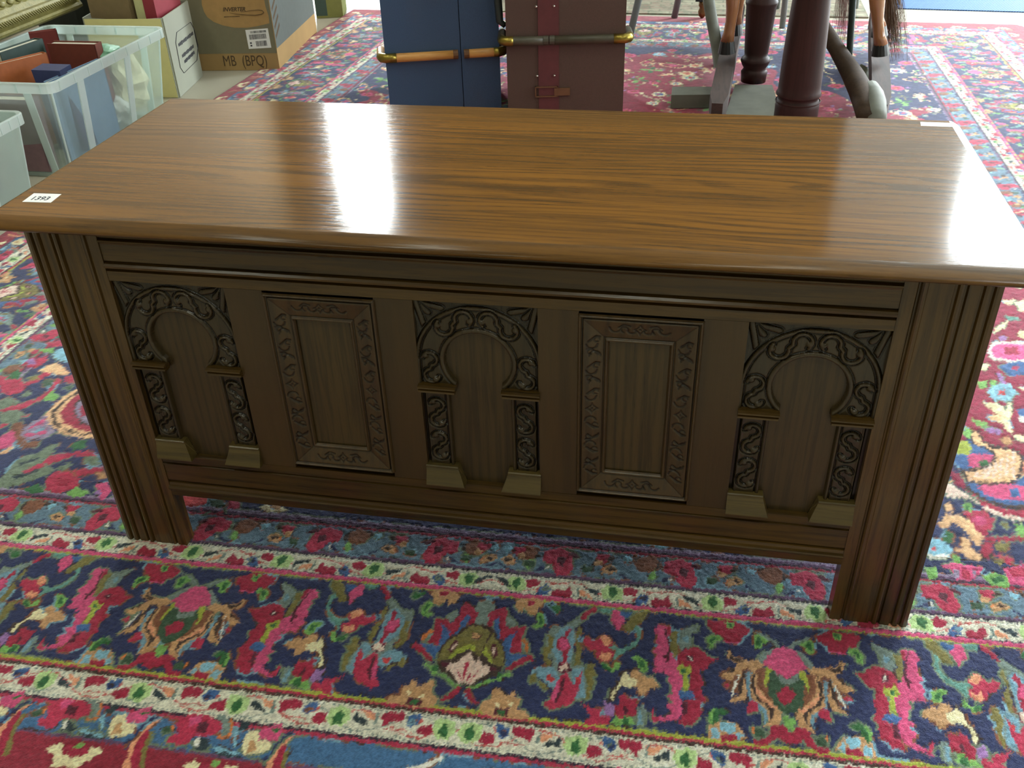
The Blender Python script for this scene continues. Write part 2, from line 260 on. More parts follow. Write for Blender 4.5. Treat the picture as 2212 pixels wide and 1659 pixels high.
MAIN = """
W -20,800 -13,820 2,829 27,814 32,789 15,779 23,726 -1,722 -9,772 -19,782
C 15,775 34,796 59,811 68,793 65,764 75,740 84,723 97,739 132,741 128,705 125,690 132,647 102,640 98,687 104,715 82,702 79,677 63,689 59,723 45,765 32,748 36,727 21,733
B 36,756 47,772 55,730 64,696 62,682 42,714
B 80,698 111,723 98,687 102,640 88,631 77,674
B 92,635 123,642 152,640 127,620 113,608 98,593
C 152,640 165,645 173,623 148,616 117,586 101,590 118,609
O 125,690 135,695 152,674 153,650 142,655 131,667
W 125,687 138,675 138,658 130,660
W 67,768 77,773 99,754 93,732 75,740
K -43,716 -11,732 24,733 47,715 57,692 77,670 92,635 93,589 52,586 6,613 -19,610
L -33,707 -10,725 23,726 40,710 52,687 75,666 87,634 90,592 71,592 45,605 38,624 8,640 -20,613
Y 7,660 37,644 56,617 62,598 45,605 36,624 8,640 -5,638 -5,652
M 43,666 58,667 72,629 59,617
D 50,658 56,660 64,634 58,634
M -12,696 17,700 16,679 -2,676
T -9,693 15,696 13,682 0,680
K -10,624 11,641 40,618 49,599 90,589 86,572 69,553 43,540 24,519 2,516 -18,603
D -9,608 8,630 23,609 35,591 52,586 74,580 54,561 34,545 16,521 0,525 -14,587
R 3,593 12,591 11,542 7,526 2,560
R 31,574 19,553 12,526 23,547
M 57,584 70,586 79,579 66,569 56,576
H 22,515 45,531 60,546 80,548 90,566 112,572 118,583 118,565 97,554 95,538 81,542 51,526 24,508 9,507 7,513
G 81,571 93,576 97,557 84,552
C 4,506 21,509 23,490 52,463 39,461 12,483
T 84,829 90,841 119,853 141,856 165,848 165,825 153,816 154,794 135,788 122,801 114,815 106,795 90,808
C 117,845 143,845 142,830 124,823
H 151,794 166,803 181,776 178,747 154,740 147,750 162,759
G 158,787 168,789 175,761 163,752 166,770
G 178,834 220,833 220,814 208,801 194,818
T 57,450 54,466 81,481 76,509 87,519 106,509 119,495 129,513 139,516 139,498 157,492 157,472 153,459 176,459 185,448 188,433 138,430 99,428 61,435
c 93,475 103,474 108,463 95,461
c 129,478 143,478 141,466 131,466
M 93,455 132,460 137,434 98,432
G 104,451 124,453 127,434 107,435
W 207,759 230,752 259,780 278,801 290,795 270,753 277,712 273,668 277,619 307,629 321,577 327,543 323,515 304,509 281,549 237,575 220,601 225,638 205,648 192,701 200,737
T1 215,725 229,741 248,758 264,760 273,712 272,661 271,624 237,626 226,651 213,669
T1 174,595 201,605 230,606 250,576 249,545 229,542 207,567 173,572
T1 278,609 308,623 316,576 325,524 306,513 288,553
L 279,769 292,749 281,713 298,685 299,631 285,620 281,679 276,733
L 320,631 340,637 337,614 351,603 335,585 344,574 338,542 335,517 326,516 328,562 316,598
L 194,722 214,711 215,670 208,645 224,624 211,610 193,640 191,670 205,682
L 169,568 186,587 190,562 215,552 225,532 208,533 198,560 174,550
C 319,847 324,826 309,820 290,792 279,794 292,825
C 254,755 261,745 254,716 266,684 261,666 262,633 271,624 275,599 260,591 243,604 242,627 252,632 245,664 228,675 226,705 231,724 245,719 245,739
P 229,706 235,717 255,709 261,683 252,671 235,679
M 237,626 273,628 279,606 263,591 244,598
D 240,623 249,615 253,625 269,626 273,608 267,599 258,606 249,599
R 253,589 270,592 281,571 293,557 297,583 310,607 308,575 307,547 299,512 293,499 253,478 221,480 235,503 243,550
M 257,577 268,572 262,522 251,493 242,492 256,533
P 243,550 252,561 254,527 242,492 230,484 238,512
E 211,577 223,582 240,572 229,558 216,562
E 290,582 307,587 302,568
R 234,506 257,488 240,470 220,483
R 314,508 333,498 369,486 373,469 399,475 395,446 328,436 348,468 334,487
C 403,505 417,516 415,540 430,545 435,534 463,535 464,484 445,482 431,474 427,464 411,474
M 430,512 437,513 442,487 430,485
V 377,520 388,512 403,508 406,476 397,469 379,484
H 395,446 411,474 426,467 435,483 450,479 459,455
G 430,477 445,476 449,453 428,450
W 465,508 481,516 487,502 483,458 466,456
T1 468,497 477,501 478,457 468,456
K 403,514 387,521 387,548 406,582 414,615 428,627 418,568 405,542
T 436,618 445,632 463,628 475,611 492,613 513,597 517,582 502,577 485,568 481,549 464,553 460,568 447,575 458,596 440,606
c 413,596 414,605 426,620 437,605 458,596 457,580 440,568 417,574 402,544 402,517 392,525 394,550 412,580
H 434,676 455,679 481,663 483,637 474,626 458,634 451,656
G 455,669 471,662 475,640 460,641
H 355,642 370,638 389,628 395,648 405,649 407,630 388,615 365,621
G 360,643 387,624 378,616 362,624
R 299,719 311,727 326,716 341,725 342,739 357,744 376,719 379,709 370,691 384,683 388,667 377,652 354,649 339,663 337,683 321,684 304,699
S 342,735 355,744 372,725 376,712 364,704 347,719
S 353,685 364,674 382,679 379,659 362,650 347,661
A 367,697 385,707 406,699 431,716 445,742 445,770 434,779 438,794 452,785 455,744 442,711 418,688 398,672 392,654 386,670 392,687
P 368,832 383,841 401,821 408,801 399,778 390,759 383,779 366,795
B 389,834 427,840 423,824 413,809 396,821
L 440,841 473,846 466,819 451,799 434,779 425,764 409,765 409,787 423,814
A 328,841 380,844 368,832 357,823 335,827
P 497,791 507,800 537,797 538,776 543,766 531,754 540,721 547,689 563,678 563,652 574,634 578,606 574,575 577,545 579,506 570,487 541,478 508,469 517,483 541,492 552,503 539,527 556,539 538,557 552,565 551,590 538,604 547,627 534,622 526,634 499,630 503,650 496,669 506,690 492,701 504,723 500,743 504,761 493,770
C 526,795 537,797 544,763 533,758
C 562,694 571,715 592,728 612,731 638,715 641,702 669,699 649,677 641,659 621,653 619,640 635,614 625,588 640,556 628,540 629,507 606,475 570,470 581,507 577,545 602,551 614,553 608,576 596,578 595,615 599,647 563,665
M 518,794 525,767 529,747 535,720 531,696 521,688 532,683 530,660 537,668 539,694 543,708 534,751 527,781
M 582,700 600,703 605,690 598,679 585,684
w 590,698 598,692 601,683 593,688
L 538,776 548,784 559,779 555,750 561,711 559,690 550,682 540,721
W 559,782 584,800 616,815 611,793 596,777 597,736 581,723 569,718 558,737 567,759
T1 572,760 585,772 591,749 581,744
Y 563,665 573,673 584,658 596,663 599,644 589,630 593,608 593,580 579,581 577,628 561,648
G 571,656 586,652 584,639 574,640
B 566,574 581,579 603,582 616,556 577,548
M 580,542 592,544 593,508 579,500
R 499,504 506,511 509,491 522,481 518,471 505,478
C 641,837 719,844 759,818 753,795 735,785 732,769 713,767 684,766 679,785 659,789 641,818
H 690,836 716,836 713,812 696,810
G 696,829 710,829 709,817 699,816
P 684,766 713,767 732,769 729,763 707,762 684,762
H 639,764 650,784 673,784 681,770 662,760 656,737 645,735
G 647,769 659,778 670,772 656,759 648,743
H 770,797 787,803 814,780 794,770 788,751 771,752 769,774
G 775,790 786,792 791,774 782,758 774,764
W 764,815 804,802 828,782 841,769 835,761 819,774 789,800
T 784,707 797,691 777,678 797,612 816,562 833,548 826,509 787,491 798,514 794,546 758,580 754,623 761,668 750,681 731,671 748,605 740,571 700,558 722,595 730,640 722,656 703,629 673,642 703,660 723,688 698,702 693,731 704,736 712,715 740,704
T1 744,659 755,664 754,606 758,580 792,549 798,524 790,501 786,538 753,572 746,605
w 728,664 722,635 716,601 703,572 711,613
K 701,728 712,711 739,701 728,692 704,703
K 717,680 712,662 676,646 698,663
K 739,672 744,656 735,627 738,610 721,581 703,565 722,588 725,619 730,643
K 769,677 765,624 769,595 795,568 815,552 811,526 798,508 804,531 800,553 764,587 757,620 760,654
U 772,677 799,681 805,630 807,600 816,562 796,585 775,619
Y 799,688 816,687 812,658 800,646 797,612 792,638
S 768,621 780,603 800,573 826,557 815,552 790,574 767,598
g 815,676 841,662 857,658 891,679 899,639 899,606 889,575 869,550 853,541 831,554 813,571 807,600 811,637
W 815,683 841,659 857,654 869,666 867,638 840,638 820,656
W 773,713 816,759 824,756 786,697
P 850,767 871,762 881,738 906,710 911,700 883,678 860,661 841,662 837,679 818,687 789,701 801,720 821,756
C 828,613 842,625 853,630 868,612 881,603 872,586 860,568 848,579 830,593
C 807,488 826,506 839,504 843,493 853,488 869,503 884,505 901,495 898,479 882,471 871,457 846,451 831,464 824,472 800,447 788,436 760,438 758,450 788,457
H 853,535 863,533 866,518 856,491 851,497 847,518
R 748,568 764,574 776,556 773,540 744,532
R 684,610 698,622 708,613 698,601
T 646,437 648,484 676,497 715,496 725,485 743,451
l 676,494 715,493 715,472 702,460 679,470
l 653,472 669,474 679,448 654,441
l 723,476 738,456 720,448 717,463
C 679,457 715,462 722,442 679,436
G 648,493 648,515 658,533 679,539 697,529 692,515 674,516 674,497 658,482
H 648,493 650,516 658,533 668,538 658,520 656,488
g 761,481 777,490 791,473 786,460 763,457
O 754,489 760,487 761,469 756,471
"""
GUARD = """
h -31,913 -14,935 12,934 33,918 33,883 9,873 -25,883
G -10,924 9,930 18,908 6,882 -10,900
C 30,925 48,935 77,924 70,904 38,895
r 63,891 92,908 92,903 64,880
r 82,928 110,924 160,927 160,923 105,918
B 67,873 76,897 94,915 112,898 102,878 81,867
N 79,890 95,909 109,897 94,884
C 115,891 134,905 140,894 153,903 166,917 172,898 179,881 168,872 141,868 116,872
S 194,905 205,907 230,887 236,873 216,882 197,883
W 185,912 193,916 198,879 189,882
K2 207,922 229,917 256,910 252,883 238,896 213,908
"""
BLUE = """
R -315,295 -297,325 -260,330 -202,316 -190,291 -210,269 -252,263 -258,240 -274,231 -307,237 -312,254 -295,264
P -286,319 -256,323 -255,300 -275,290
M -259,307 -231,304 -228,278 -255,278
O -195,272 -180,285 -185,333 -170,313 -162,276 -187,264
W -225,328 -203,335 -176,312 -169,283 -186,273 -186,295 -202,316
K2 -155,304 -150,323 -126,327 -128,307 -146,294
l -160,284 -152,293 -132,252 -136,247
l -201,238 -174,242 -151,234 -117,236 -119,228 -165,225
K2 -248,256 -232,263 -200,242 -210,226 -234,229
w -246,253 -238,262 -227,238 -234,233
K2 -190,225 -147,228 -114,226 -111,221 -160,217
c -125,267 -122,297 -98,301 -85,277 -55,274 -50,253 -75,235 -110,230
T -107,270 -92,272 -80,245 -106,234
P -95,301 -73,319 -48,334 -38,309 -40,276 -67,279 -85,277
G -69,312 -44,320 -44,308 -60,302
g -343,272 -320,287 -309,270 -329,256
O -326,286 -314,286 -306,270 -311,271
N -42,279 -23,312 -8,314 -27,253 -41,226 -43,201 -66,219 -44,236
C -27,253 -16,279 -6,241 -2,193 19,142 -6,139 -26,203
S -25,278 0,304 -27,253 -26,203 -3,139 -33,155 -28,179 -41,208 -30,252
L 1,271 0,242 12,195 36,145 19,142 -5,210 -10,255
c -241,179 -217,196 -205,191 -199,171 -169,158 -146,162 -132,181 -142,197 -106,195 -99,182 -123,155 -140,132 -198,130 -211,155
C -201,174 -198,185 -178,195 -144,190 -132,181 -146,162 -169,158
H -177,188 -171,203 -154,202 -158,187
"""
INNER = """
R -48,989 -42,1018 -33,1059 -1,1075 51,1059 52,1013 21,1003 12,980 -4,956 -32,957
M -62,1043 -37,1067 -25,1049 -50,1034
M -21,1032 3,1041 8,1013 -14,993
U 69,1027 74,1062 99,1077 144,1065 137,1036 127,1012 100,1003
K 99,1077 152,1066 138,1042 139,1059
K 63,1032 70,1061 76,1039 78,1017
H 75,988 78,1017 91,1013 99,986 92,969
N 8,996 40,995 67,971 118,961 154,969 183,992 186,984 157,961 113,955 67,963 33,977
w 24,987 29,993 40,978 33,977
T 190,1004 209,1023 237,1010 239,978 203,989
K 197,1005 213,1013 229,1004 213,993
R 200,1056 227,1065 263,1064 260,1041 263,1014 243,1017 227,1037
K 200,1056 216,1064 232,1043 214,1041
T 236,1032 260,1041 267,1014 249,1012
O 229,1004 237,1010 243,986
g 265,1009 297,1007 299,980 272,982
l 149,1055 174,1069 181,1053 165,1034
"""
LEFT = """
s -1827,1735 -1856,1664 -1853,1585 -1848,1535 -1800,1485 -1710,1436 -1629,1417 -1577,1430 -1529,1478 -1567,1597 -1698,1711
K -1815,1716 -1836,1646 -1842,1580 -1823,1532 -1771,1483 -1692,1445 -1625,1435 -1535,1489 -1581,1595 -1698,1697
s -1800,1705 -1825,1641 -1820,1564 -1778,1506 -1714,1466 -1632,1446 -1549,1499 -1596,1593 -1698,1684
C -1796,1698 -1814,1649 -1797,1554 -1746,1498 -1667,1466 -1600,1456 -1563,1497 -1603,1592 -1698,1671
K -1773,1674 -1780,1627 -1746,1561 -1674,1501 -1631,1495 -1605,1529 -1643,1612 -1713,1669
V2 -1765,1662 -1772,1622 -1735,1562 -1674,1514 -1638,1506 -1619,1539 -1654,1611 -1713,1656
C -1746,1632 -1728,1640 -1676,1595 -1670,1558 -1706,1553 -1743,1600
V2 -1848,1541 -1865,1495 -1879,1469 -1870,1422 -1833,1379 -1763,1400 -1742,1438 -1800,1485
P -1840,1517 -1860,1453 -1860,1441 -1814,1489
P -1792,1456 -1848,1412 -1837,1396 -1767,1429
T1 -1835,1438 -1803,1460 -1788,1450 -1816,1422
U -1916,1489 -1937,1474 -1909,1416 -1839,1355 -1794,1332 -1756,1354 -1770,1387 -1805,1371 -1862,1411 -1886,1468
P -1914,1440 -1933,1390 -1901,1312 -1853,1330 -1861,1375
s -1869,1299 -1853,1341 -1836,1338 -1858,1284
R -2159,1707 -2163,1748 -2105,1763 -2055,1720 -2039,1667 -2072,1643 -2115,1658
R -1609,1175 -1607,1218 -1567,1234 -1496,1201 -1479,1151 -1520,1115 -1578,1128
R -2174,2031 -2127,2069 -2082,2027 -2130,2005
C -2121,1726 -2090,1730 -2063,1678 -2101,1673
C -1575,1201 -1535,1206 -1511,1157 -1557,1151
H -1494,1119 -1482,1156 -1420,1134 -1428,1112 -1463,1103
G -1656,1118 -1622,1153 -1575,1118 -1608,1099
H -1931,1654 -1934,1708 -1871,1662 -1870,1635 -1908,1631
G -2164,1762 -2170,1819 -2124,1803 -2116,1754
G -1638,1358 -1630,1405 -1595,1410 -1575,1366 -1600,1346
H -2174,1984 -2114,2007 -2098,1970 -2147,1964
G -2171,2080 -2158,2130 -2129,2085
W2 -1767,1155 -1782,1238 -1769,1295 -1721,1313 -1714,1371 -1686,1375 -1680,1307 -1707,1281 -1653,1244 -1614,1228 -1648,1170 -1695,1133 -1774,1123
K2 -1741,1179 -1674,1231 -1659,1220 -1718,1166
K2 -1768,1251 -1714,1291 -1707,1281 -1751,1237
R -1721,1214 -1677,1269 -1657,1249 -1701,1206
R -1687,1284 -1673,1308 -1628,1331 -1542,1348 -1489,1321 -1584,1320 -1619,1293 -1653,1255
R -1547,1237 -1452,1271 -1440,1251 -1502,1211 -1521,1219
W2 -1550,1313 -1502,1330 -1465,1280 -1518,1273
W2 -1607,1240 -1578,1287 -1566,1256 -1581,1221
W2 -2004,1490 -2094,1594 -2075,1636 -2013,1617 -1987,1568 -1933,1537 -1938,1486 -1977,1475
R -2045,1548 -1993,1600 -1957,1631 -1933,1621 -1957,1572 -2037,1536
W2 -2030,1642 -2025,1683 -1986,1674 -1999,1646
R -1947,1522 -1907,1534 -1907,1521 -1933,1514
R -1984,1462 -1952,1472 -1964,1434
l -2084,1949 -2096,1994 -2060,2006 -1971,1903 -2032,1910
R -2166,1864 -2172,1923 -2130,1913 -2109,1946 -2081,1904 -2086,1874 -2100,1843 -2136,1845
V -2169,1893 -2159,1917 -2110,1871 -2142,1867
s -2066,1818 -2061,1862 -2031,1895 -1956,1846 -1924,1821 -1974,1808 -2026,1823
C -1934,1799 -1904,1824 -1859,1759 -1909,1759
R -2067,1732 -2034,1822 -2002,1811 -2029,1737 -2046,1714
R -1953,1625 -1940,1680 -1953,1789 -1929,1764 -1925,1682 -1926,1622
L -2078,1773 -2052,1798 -2023,1766 -2057,1755
g -2006,1754 -1985,1785 -1943,1734 -1973,1717
g -1888,1714 -1866,1744 -1857,1718
P -1426,1179 -1386,1194 -1348,1148 -1350,1098 -1374,1114
V -1404,1131 -1389,1153 -1367,1115
T -1454,1238 -1421,1242 -1404,1213 -1433,1214
V -1345,1148 -1349,1179 -1310,1123 -1317,1112
E -1094,1161 -1008,1166 -996,1131 -1039,1110 -1069,1115
g -999,1155 -949,1155 -929,1128 -972,1116
R -936,1163 -892,1157 -877,1123 -907,1116
c -814,1137 -792,1152 -767,1131 -741,1147 -712,1133 -746,1119 -783,1120
T -781,1154 -746,1158 -741,1135 -760,1132
"""
RIGHT = """
m 1968,3306 2132,3326 1747,1755 1720,1764 1621,1777 1572,1865 1503,1775 1428,1551 1398,1465 1364,1449 1565,1948
K 1509,1622 1518,1563 1651,1593 1725,1664 1673,1451 1586,1456 1537,1484 1492,1536
B 1504,1597 1521,1575 1653,1599 1725,1664 1680,1480 1590,1474 1539,1496 1501,1549
P 1526,1564 1601,1586 1703,1576 1686,1504 1582,1501 1538,1524
B 1630,1560 1659,1564 1656,1523 1626,1513
D 1417,1549 1441,1564 1480,1511 1537,1450 1610,1415 1663,1412 1606,1398 1533,1432 1497,1490 1420,1491
C 1487,1547 1530,1483 1584,1451 1673,1451 1665,1421 1584,1421 1525,1459
m 1455,1640 1494,1620 1489,1524 1455,1566
B 1532,1819 1584,1812 1628,1778 1618,1699 1563,1642 1511,1635 1477,1680 1471,1731
Y 1499,1801 1541,1827 1559,1782 1539,1740 1494,1734
P 1532,1739 1615,1750 1607,1698 1560,1660 1521,1667
G 1565,1705 1606,1710 1584,1676 1555,1672
K 1572,1886 1601,1896 1602,1828 1627,1804 1685,1799 1719,1758 1695,1660 1655,1593 1562,1569 1499,1572 1492,1645 1546,1664 1586,1682 1606,1710 1622,1751 1606,1775 1563,1803
s 1574,1879 1594,1882 1594,1827 1622,1784 1681,1783 1708,1747 1688,1671 1653,1605 1565,1584 1509,1586 1503,1631 1542,1646 1582,1664 1616,1705 1633,1766 1608,1789 1568,1810
D 1510,1591 1517,1592 1559,1641 1552,1643
D 1534,1596 1541,1597 1581,1664 1574,1666
D 1557,1602 1565,1603 1604,1687 1597,1689
D 1581,1608 1589,1609 1626,1711 1619,1712
D 1605,1613 1613,1614 1649,1734 1642,1736
D 1629,1619 1636,1620 1671,1758 1665,1759
D 1653,1625 1660,1626 1695,1782 1688,1784
c 1654,2078 1703,2084 1725,2042 1753,2098 1749,2031 1720,1969 1715,1898 1699,1896 1696,1951 1648,1974 1698,1995 1676,2036
s 1651,1988 1700,2002 1700,1966 1660,1961
w 1756,2486 1796,2555 1948,2575 1908,2409 1837,2391 1756,2407
p 1769,2488 1806,2538 1942,2550 1913,2433 1841,2409 1767,2420
C 1822,2513 1884,2521 1869,2456 1816,2450
B 1770,2357 1839,2400 1908,2409 1884,2314 1796,2285
R 1822,2364 1848,2367 1841,2338 1815,2334
l 1683,2158 1727,2215 1782,2227 1796,2166 1755,2106 1698,2099
T1 1717,2186 1777,2202 1770,2139 1711,2123
E 1732,2176 1755,2179 1748,2148 1725,2145
c 1959,2920 2046,2974 2011,2834 1963,2842
c 1826,2671 1901,2750 1864,2682 1800,2611
c 1909,2924 1974,2948 1932,2885
c 1705,2357 1733,2369 1723,2322 1695,2313
c 1981,3097 2042,3116 2019,3057
c 1910,2654 1969,2662 1950,2584 1906,2597
c 1802,2206 1860,2213 1848,2165
A 1892,2788 1946,2785 1943,2755 1892,2748
V 1749,2296 1766,2298 1770,2225 1753,2223
V 1824,2601 1860,2606 1842,2566 1820,2563
H 1592,1966 1641,1944 1635,1912 1599,1924
V 1626,1917 1679,1907 1674,1879 1635,1880
H 1666,2223 1706,2249 1689,2187 1662,2176
H 1712,2242 1736,2237 1710,2193
B 1769,2048 1828,2086 1799,1965 1763,1975
w 1762,2003 1810,2010 1799,1965 1759,1960
c 1711,1883 1777,1876 1767,1837 1719,1850
T 1666,1850 1700,1865 1705,1822 1676,1824
H 1553,1904 1577,1893 1558,1836 1541,1861
R 1455,1416 1520,1436 1545,1396 1536,1351 1493,1308 1472,1332 1474,1375
P 1478,1397 1514,1408 1520,1370 1483,1355
s 1371,1350 1397,1397 1439,1403 1471,1364 1492,1303 1476,1254 1459,1267 1444,1328 1410,1361 1378,1330
s 1403,1454 1421,1457 1427,1412 1406,1410
G 1386,1320 1405,1312 1397,1269 1365,1260
H 1464,1462 1492,1466 1483,1420 1459,1422
G 1470,1458 1483,1454 1474,1428 1464,1429
l 1332,1276 1366,1265 1387,1237 1373,1195 1318,1178 1305,1196
w 1315,1197 1375,1206 1368,1187 1311,1175
E 1328,1234 1341,1236 1338,1219 1325,1217
s 1427,1289 1449,1287 1441,1245 1468,1218 1461,1186 1426,1203 1392,1228 1421,1242
H 1379,1211 1404,1204 1404,1170 1385,1172
P 1340,1151 1375,1171 1463,1161 1443,1127 1417,1094 1374,1099 1369,1136
V2 1375,1142 1390,1139 1385,1105 1369,1106
R 1400,1150 1421,1143 1415,1100 1395,1106
V2 1427,1144 1441,1146 1427,1111
H 1291,1135 1325,1142 1323,1101 1297,1086 1295,1117
H 1454,1119 1491,1145 1538,1120 1521,1084 1472,1086
G 1472,1117 1500,1130 1520,1110 1480,1095
P 1520,1166 1612,1203 1585,1095 1524,1099
R 1534,1168 1608,1188 1596,1139 1538,1131
H 1604,1377 1656,1384 1641,1323 1601,1318
C 1492,1303 1641,1323 1635,1300 1502,1289
L 1519,1276 1567,1287 1545,1244 1519,1245
R 1504,1233 1563,1211 1543,1179 1518,1210
L 1559,1381 1589,1380 1573,1340
L 1502,1213 1530,1207 1517,1176 1500,1188
C 1495,1283 1519,1276 1484,1201 1470,1229
"""

RA0, RA1, RB0, RB1 = -1.615, 1.633, -0.455, 3.70
RLEFT = -1.565
def rug():
    rs = np.random.RandomState(7)
    keys = list(PAL); kid = {k: i for i, k in enumerate(keys)}
    pal = np.array([lin(PAL[k]) for k in keys])
    def parse(t):
        out = []
        for ln in t.strip().split('\n'):
            f = ln.split(); out.append((kid[f[0]], np.array([[float(q) / 2000 for q in p.split(',')] for p in f[1:]])))
        return out
    main, guard, blue, inner, left, right = map(parse, (MAIN, GUARD, BLUE, INNER, LEFT, RIGHT))
    def smooth_noise(shape, cell, seed):
        r = np.random.RandomState(seed); h, w = shape; gh, gw = int(h / cell) + 3, int(w / cell) + 3
        g = r.rand(gh, gw) * 2 - 1; y = np.arange(h) / cell; x = np.arange(w) / cell
        yi, xi = y.astype(int), x.astype(int); fy = (y - yi)[:, None]; fx = (x - xi)[None]
        return (g[yi][:, xi] * (1 - fy) * (1 - fx) + g[yi + 1][:, xi] * fy * (1 - fx) + g[yi][:, xi + 1] * (1 - fy) * fx + g[yi + 1][:, xi + 1] * fy * fx)
    class Zone:
        def __init__(s, a0, a1, b0, b1, st, seed):
            s.na = max(2, int(round((a1 - a0) / st)) + 1); s.nb = max(2, int(round((b1 - b0) / st)) + 1)
            s.a0, s.b0 = a0, b0; s.da = (a1 - a0) / (s.na - 1); s.db = (b1 - b0) / (s.nb - 1)
            a = a0 + np.arange(s.na) * s.da; b = b0 + np.arange(s.nb) * s.db
            s.A, s.B = np.meshgrid(a, b); sh = s.A.shape; c = 0.0035 / st
            s.SA = s.A + 0.0018 * smooth_noise(sh, max(1, c), seed) + 0.0010 * (rs.rand(*sh) - .5)
            s.SB = s.B + 0.0024 * smooth_noise(sh, max(1, c), seed + 1) + 0.0014 * (rs.rand(*sh) - .5)
            d = np.stack([s.SB - RB0, RB1 - s.SB, s.SA - RA0, RA1 - s.SA]); s.side = d.argmin(0); s.d = d.min(0)
            s.base()
        def base(s):
            d = s.d; I = np.full(d.shape, kid['F'], np.int16)
            # spandrels of the field: navy in the corners and along the near and far guards
            cr = np.full(d.shape, 9.0)
            for ca in (RA0 + .57, RA1 - .57):
                for cb in (RB0 + .57, RB1 - .57):
                    th = np.arctan2(s.SB - cb, s.SA - ca); r = np.hypot((s.SA - ca) / 0.62, (s.SB - cb) / 0.75)
                    cr = np.minimum(cr, r + 0.08 * np.cos(th * 12))
            I[cr < 1.0] = kid['N']
            I[(d < 0.66 + 0.03 * np.cos(s.SA * 30)) & (s.side < 2)] = kid['N']
            I[(d < 0.62 + 0.04 * np.cos(s.SB * 30)) & (s.side >= 2)] = kid['N']
            for lo, hi, k in ((0, .106, 'e'), (.106, .110, 'q'), (.110, .153, 'Q'), (.153, .158, 'R'), (.158, .163, 'k'), (.163, .207, 'X'), (.207, .212, 'K'),
                              (.212, .216, 'R'), (.216, .221, 'Y'), (.221, .423, 'N'), (.423, .425, 'Y'), (.425, .433, 'P'), (.433, .435, 'k'), (.435, .471, 'X'),
                              (.471, .475, 'k'), (.475, .480, 'q'), (.480, .539, 'Z'), (.539, .543, 'C'), (.543, .548, 'k'), (.548, .554, 'q'), (.554, .558, 'V2')):
                I[(d >= lo) & (d < hi)] = kid[k]
            al = np.where(s.side < 2, s.SA - .005, s.SB - 1.62)
            for dc, amp, w, k in ((.453, .013, .0011, 'r'), (.453, -.013, .0009, 'W'), (.185, .016, .0013, 'r'), (.185, -.016, .0011, 'W')):
                I[(np.abs(d - dc - amp * np.cos(np.abs(al) * 2 * math.pi / .1455 + 1.2)) < w) & (I == kid['X'])] = kid[k]
            for dc in (.4385, .4685, .1665, .2035): I[(np.abs(d - dc) < .0011) & (np.sin(al * 900) > -.2)] = kid['W']
            s.I = I
        def paint(s, P, k, side=None):
            lo = P.min(0) - .003; hi = P.max(0) + .003
            i0 = max(0, int((lo[0] - s.a0) / s.da)); i1 = min(s.na, int((hi[0] - s.a0) / s.da) + 2)
            j0 = max(0, int((lo[1] - s.b0) / s.db)); j1 = min(s.nb, int((hi[1] - s.b0) / s.db) + 2)
            if i0 >= i1 or j0 >= j1: return
            x = s.SA[j0:j1, i0:i1]; y = s.SB[j0:j1, i0:i1]; ins = np.zeros(x.shape, bool); n = len(P)
            for a in range(n):
                (xa, ya), (xb, yb) = P[a], P[(a + 1) % n]
                if ya == yb: continue
                c = (ya > y) != (yb > y)
                ins ^= c & (x < (xb - xa) * (y - ya) / (yb - ya) + xa)
            if side is not None: ins &= s.side[j0:j1, i0:i1] == side
            s.I[j0:j1, i0:i1][ins] = k
    zones = [Zone(-.95, 1.06, RB0, .14, .0018, 1), Zone(RLEFT, -.95, RB0, .14, .004, 3), Zone(1.06, RA1, RB0, .14, .004, 5),
             Zone(RLEFT, RA1, .14, 1.15, .0036, 7), Zone(RLEFT, RA1, 1.15, RB1, .006, 9)]
    def paint(P, k, side=None):
        for z in zones: z.paint(P, k, side)
    def place(side, s, d):
        if side == 0: return np.stack([s, RB0 + d], -1)
        if side == 1: return np.stack([s, RB1 - d], -1)
        if side == 2: return np.stack([RA0 + d, s], -1)
        return np.stack([RA1 - d, s], -1)
    def run(tile, side, c, period, half=False, flip=None, lo=0, hi=0):
        k0 = int(math.floor((lo - c) / period)) - 1; k1 = int(math.ceil((hi - c) / period)) + 1
        for k in range(k0, k1 + 1):
            for sg in ((1, -1) if half else (1 if (flip is None or k * period + period / 2 > flip) else -1,)):
                for col, P in tile:
                    q = P[:, 0] * sg
                    if flip is not None and sg == -1: q = q  # mirrored about its own origin
                    paint(place(side, c + k * period + q, P[:, 1]), col, side)
    for side in range(4):
        lo, hi = (RA0, RA1) if side < 2 else (RB0, RB1); mid = .005 if side < 2 else 1.62
        run(main, side, mid, .85, half=True, lo=lo, hi=hi)
        # guards mirror about the centre palmette
        far_ = (hi - lo) / 2 + .3 + abs((hi + lo) / 2 - mid)
        def clip(S): return np.maximum(S, 0)
        k = -1
        while .180 + .1455 * k < far_:
            for col, P in guard:
                for sg in (1, -1):
                    paint(place(side, mid + sg * clip(.180 + .1455 * k + P[:, 0]), P[:, 1]), col, side)
                    paint(place(side, mid + .007 + sg * clip((.1625 + .1455 * k + P[:, 0]) * .935), .639 - P[:, 1]), col, side)
            k += 1
        for tile, off, per, k in ((blue, .0115, .1785, 1), (inner, .093, .187, 0)):
            while off + per * k < far_:
                for col, P in tile:
                    for sg in (1, -1): paint(place(side, mid + sg * (off + per * k - P[:, 0]), P[:, 1]), col, side)
                k += 1
        paint(place(side, mid + np.array([-.052, -.040, -.020, -.004, -.001, -.018, -.036, -.045]), .148 + np.array([-.03, -.022, -.012, 0, -.005, -.019, -.028, -.036])), kid['w'], side)
        paint(place(side, mid + np.array([.04, .055, .07, .075, .06, .045]), .125 + np.array([0, .012, .012, -.004, -.012, -.008])), kid['w'], side)
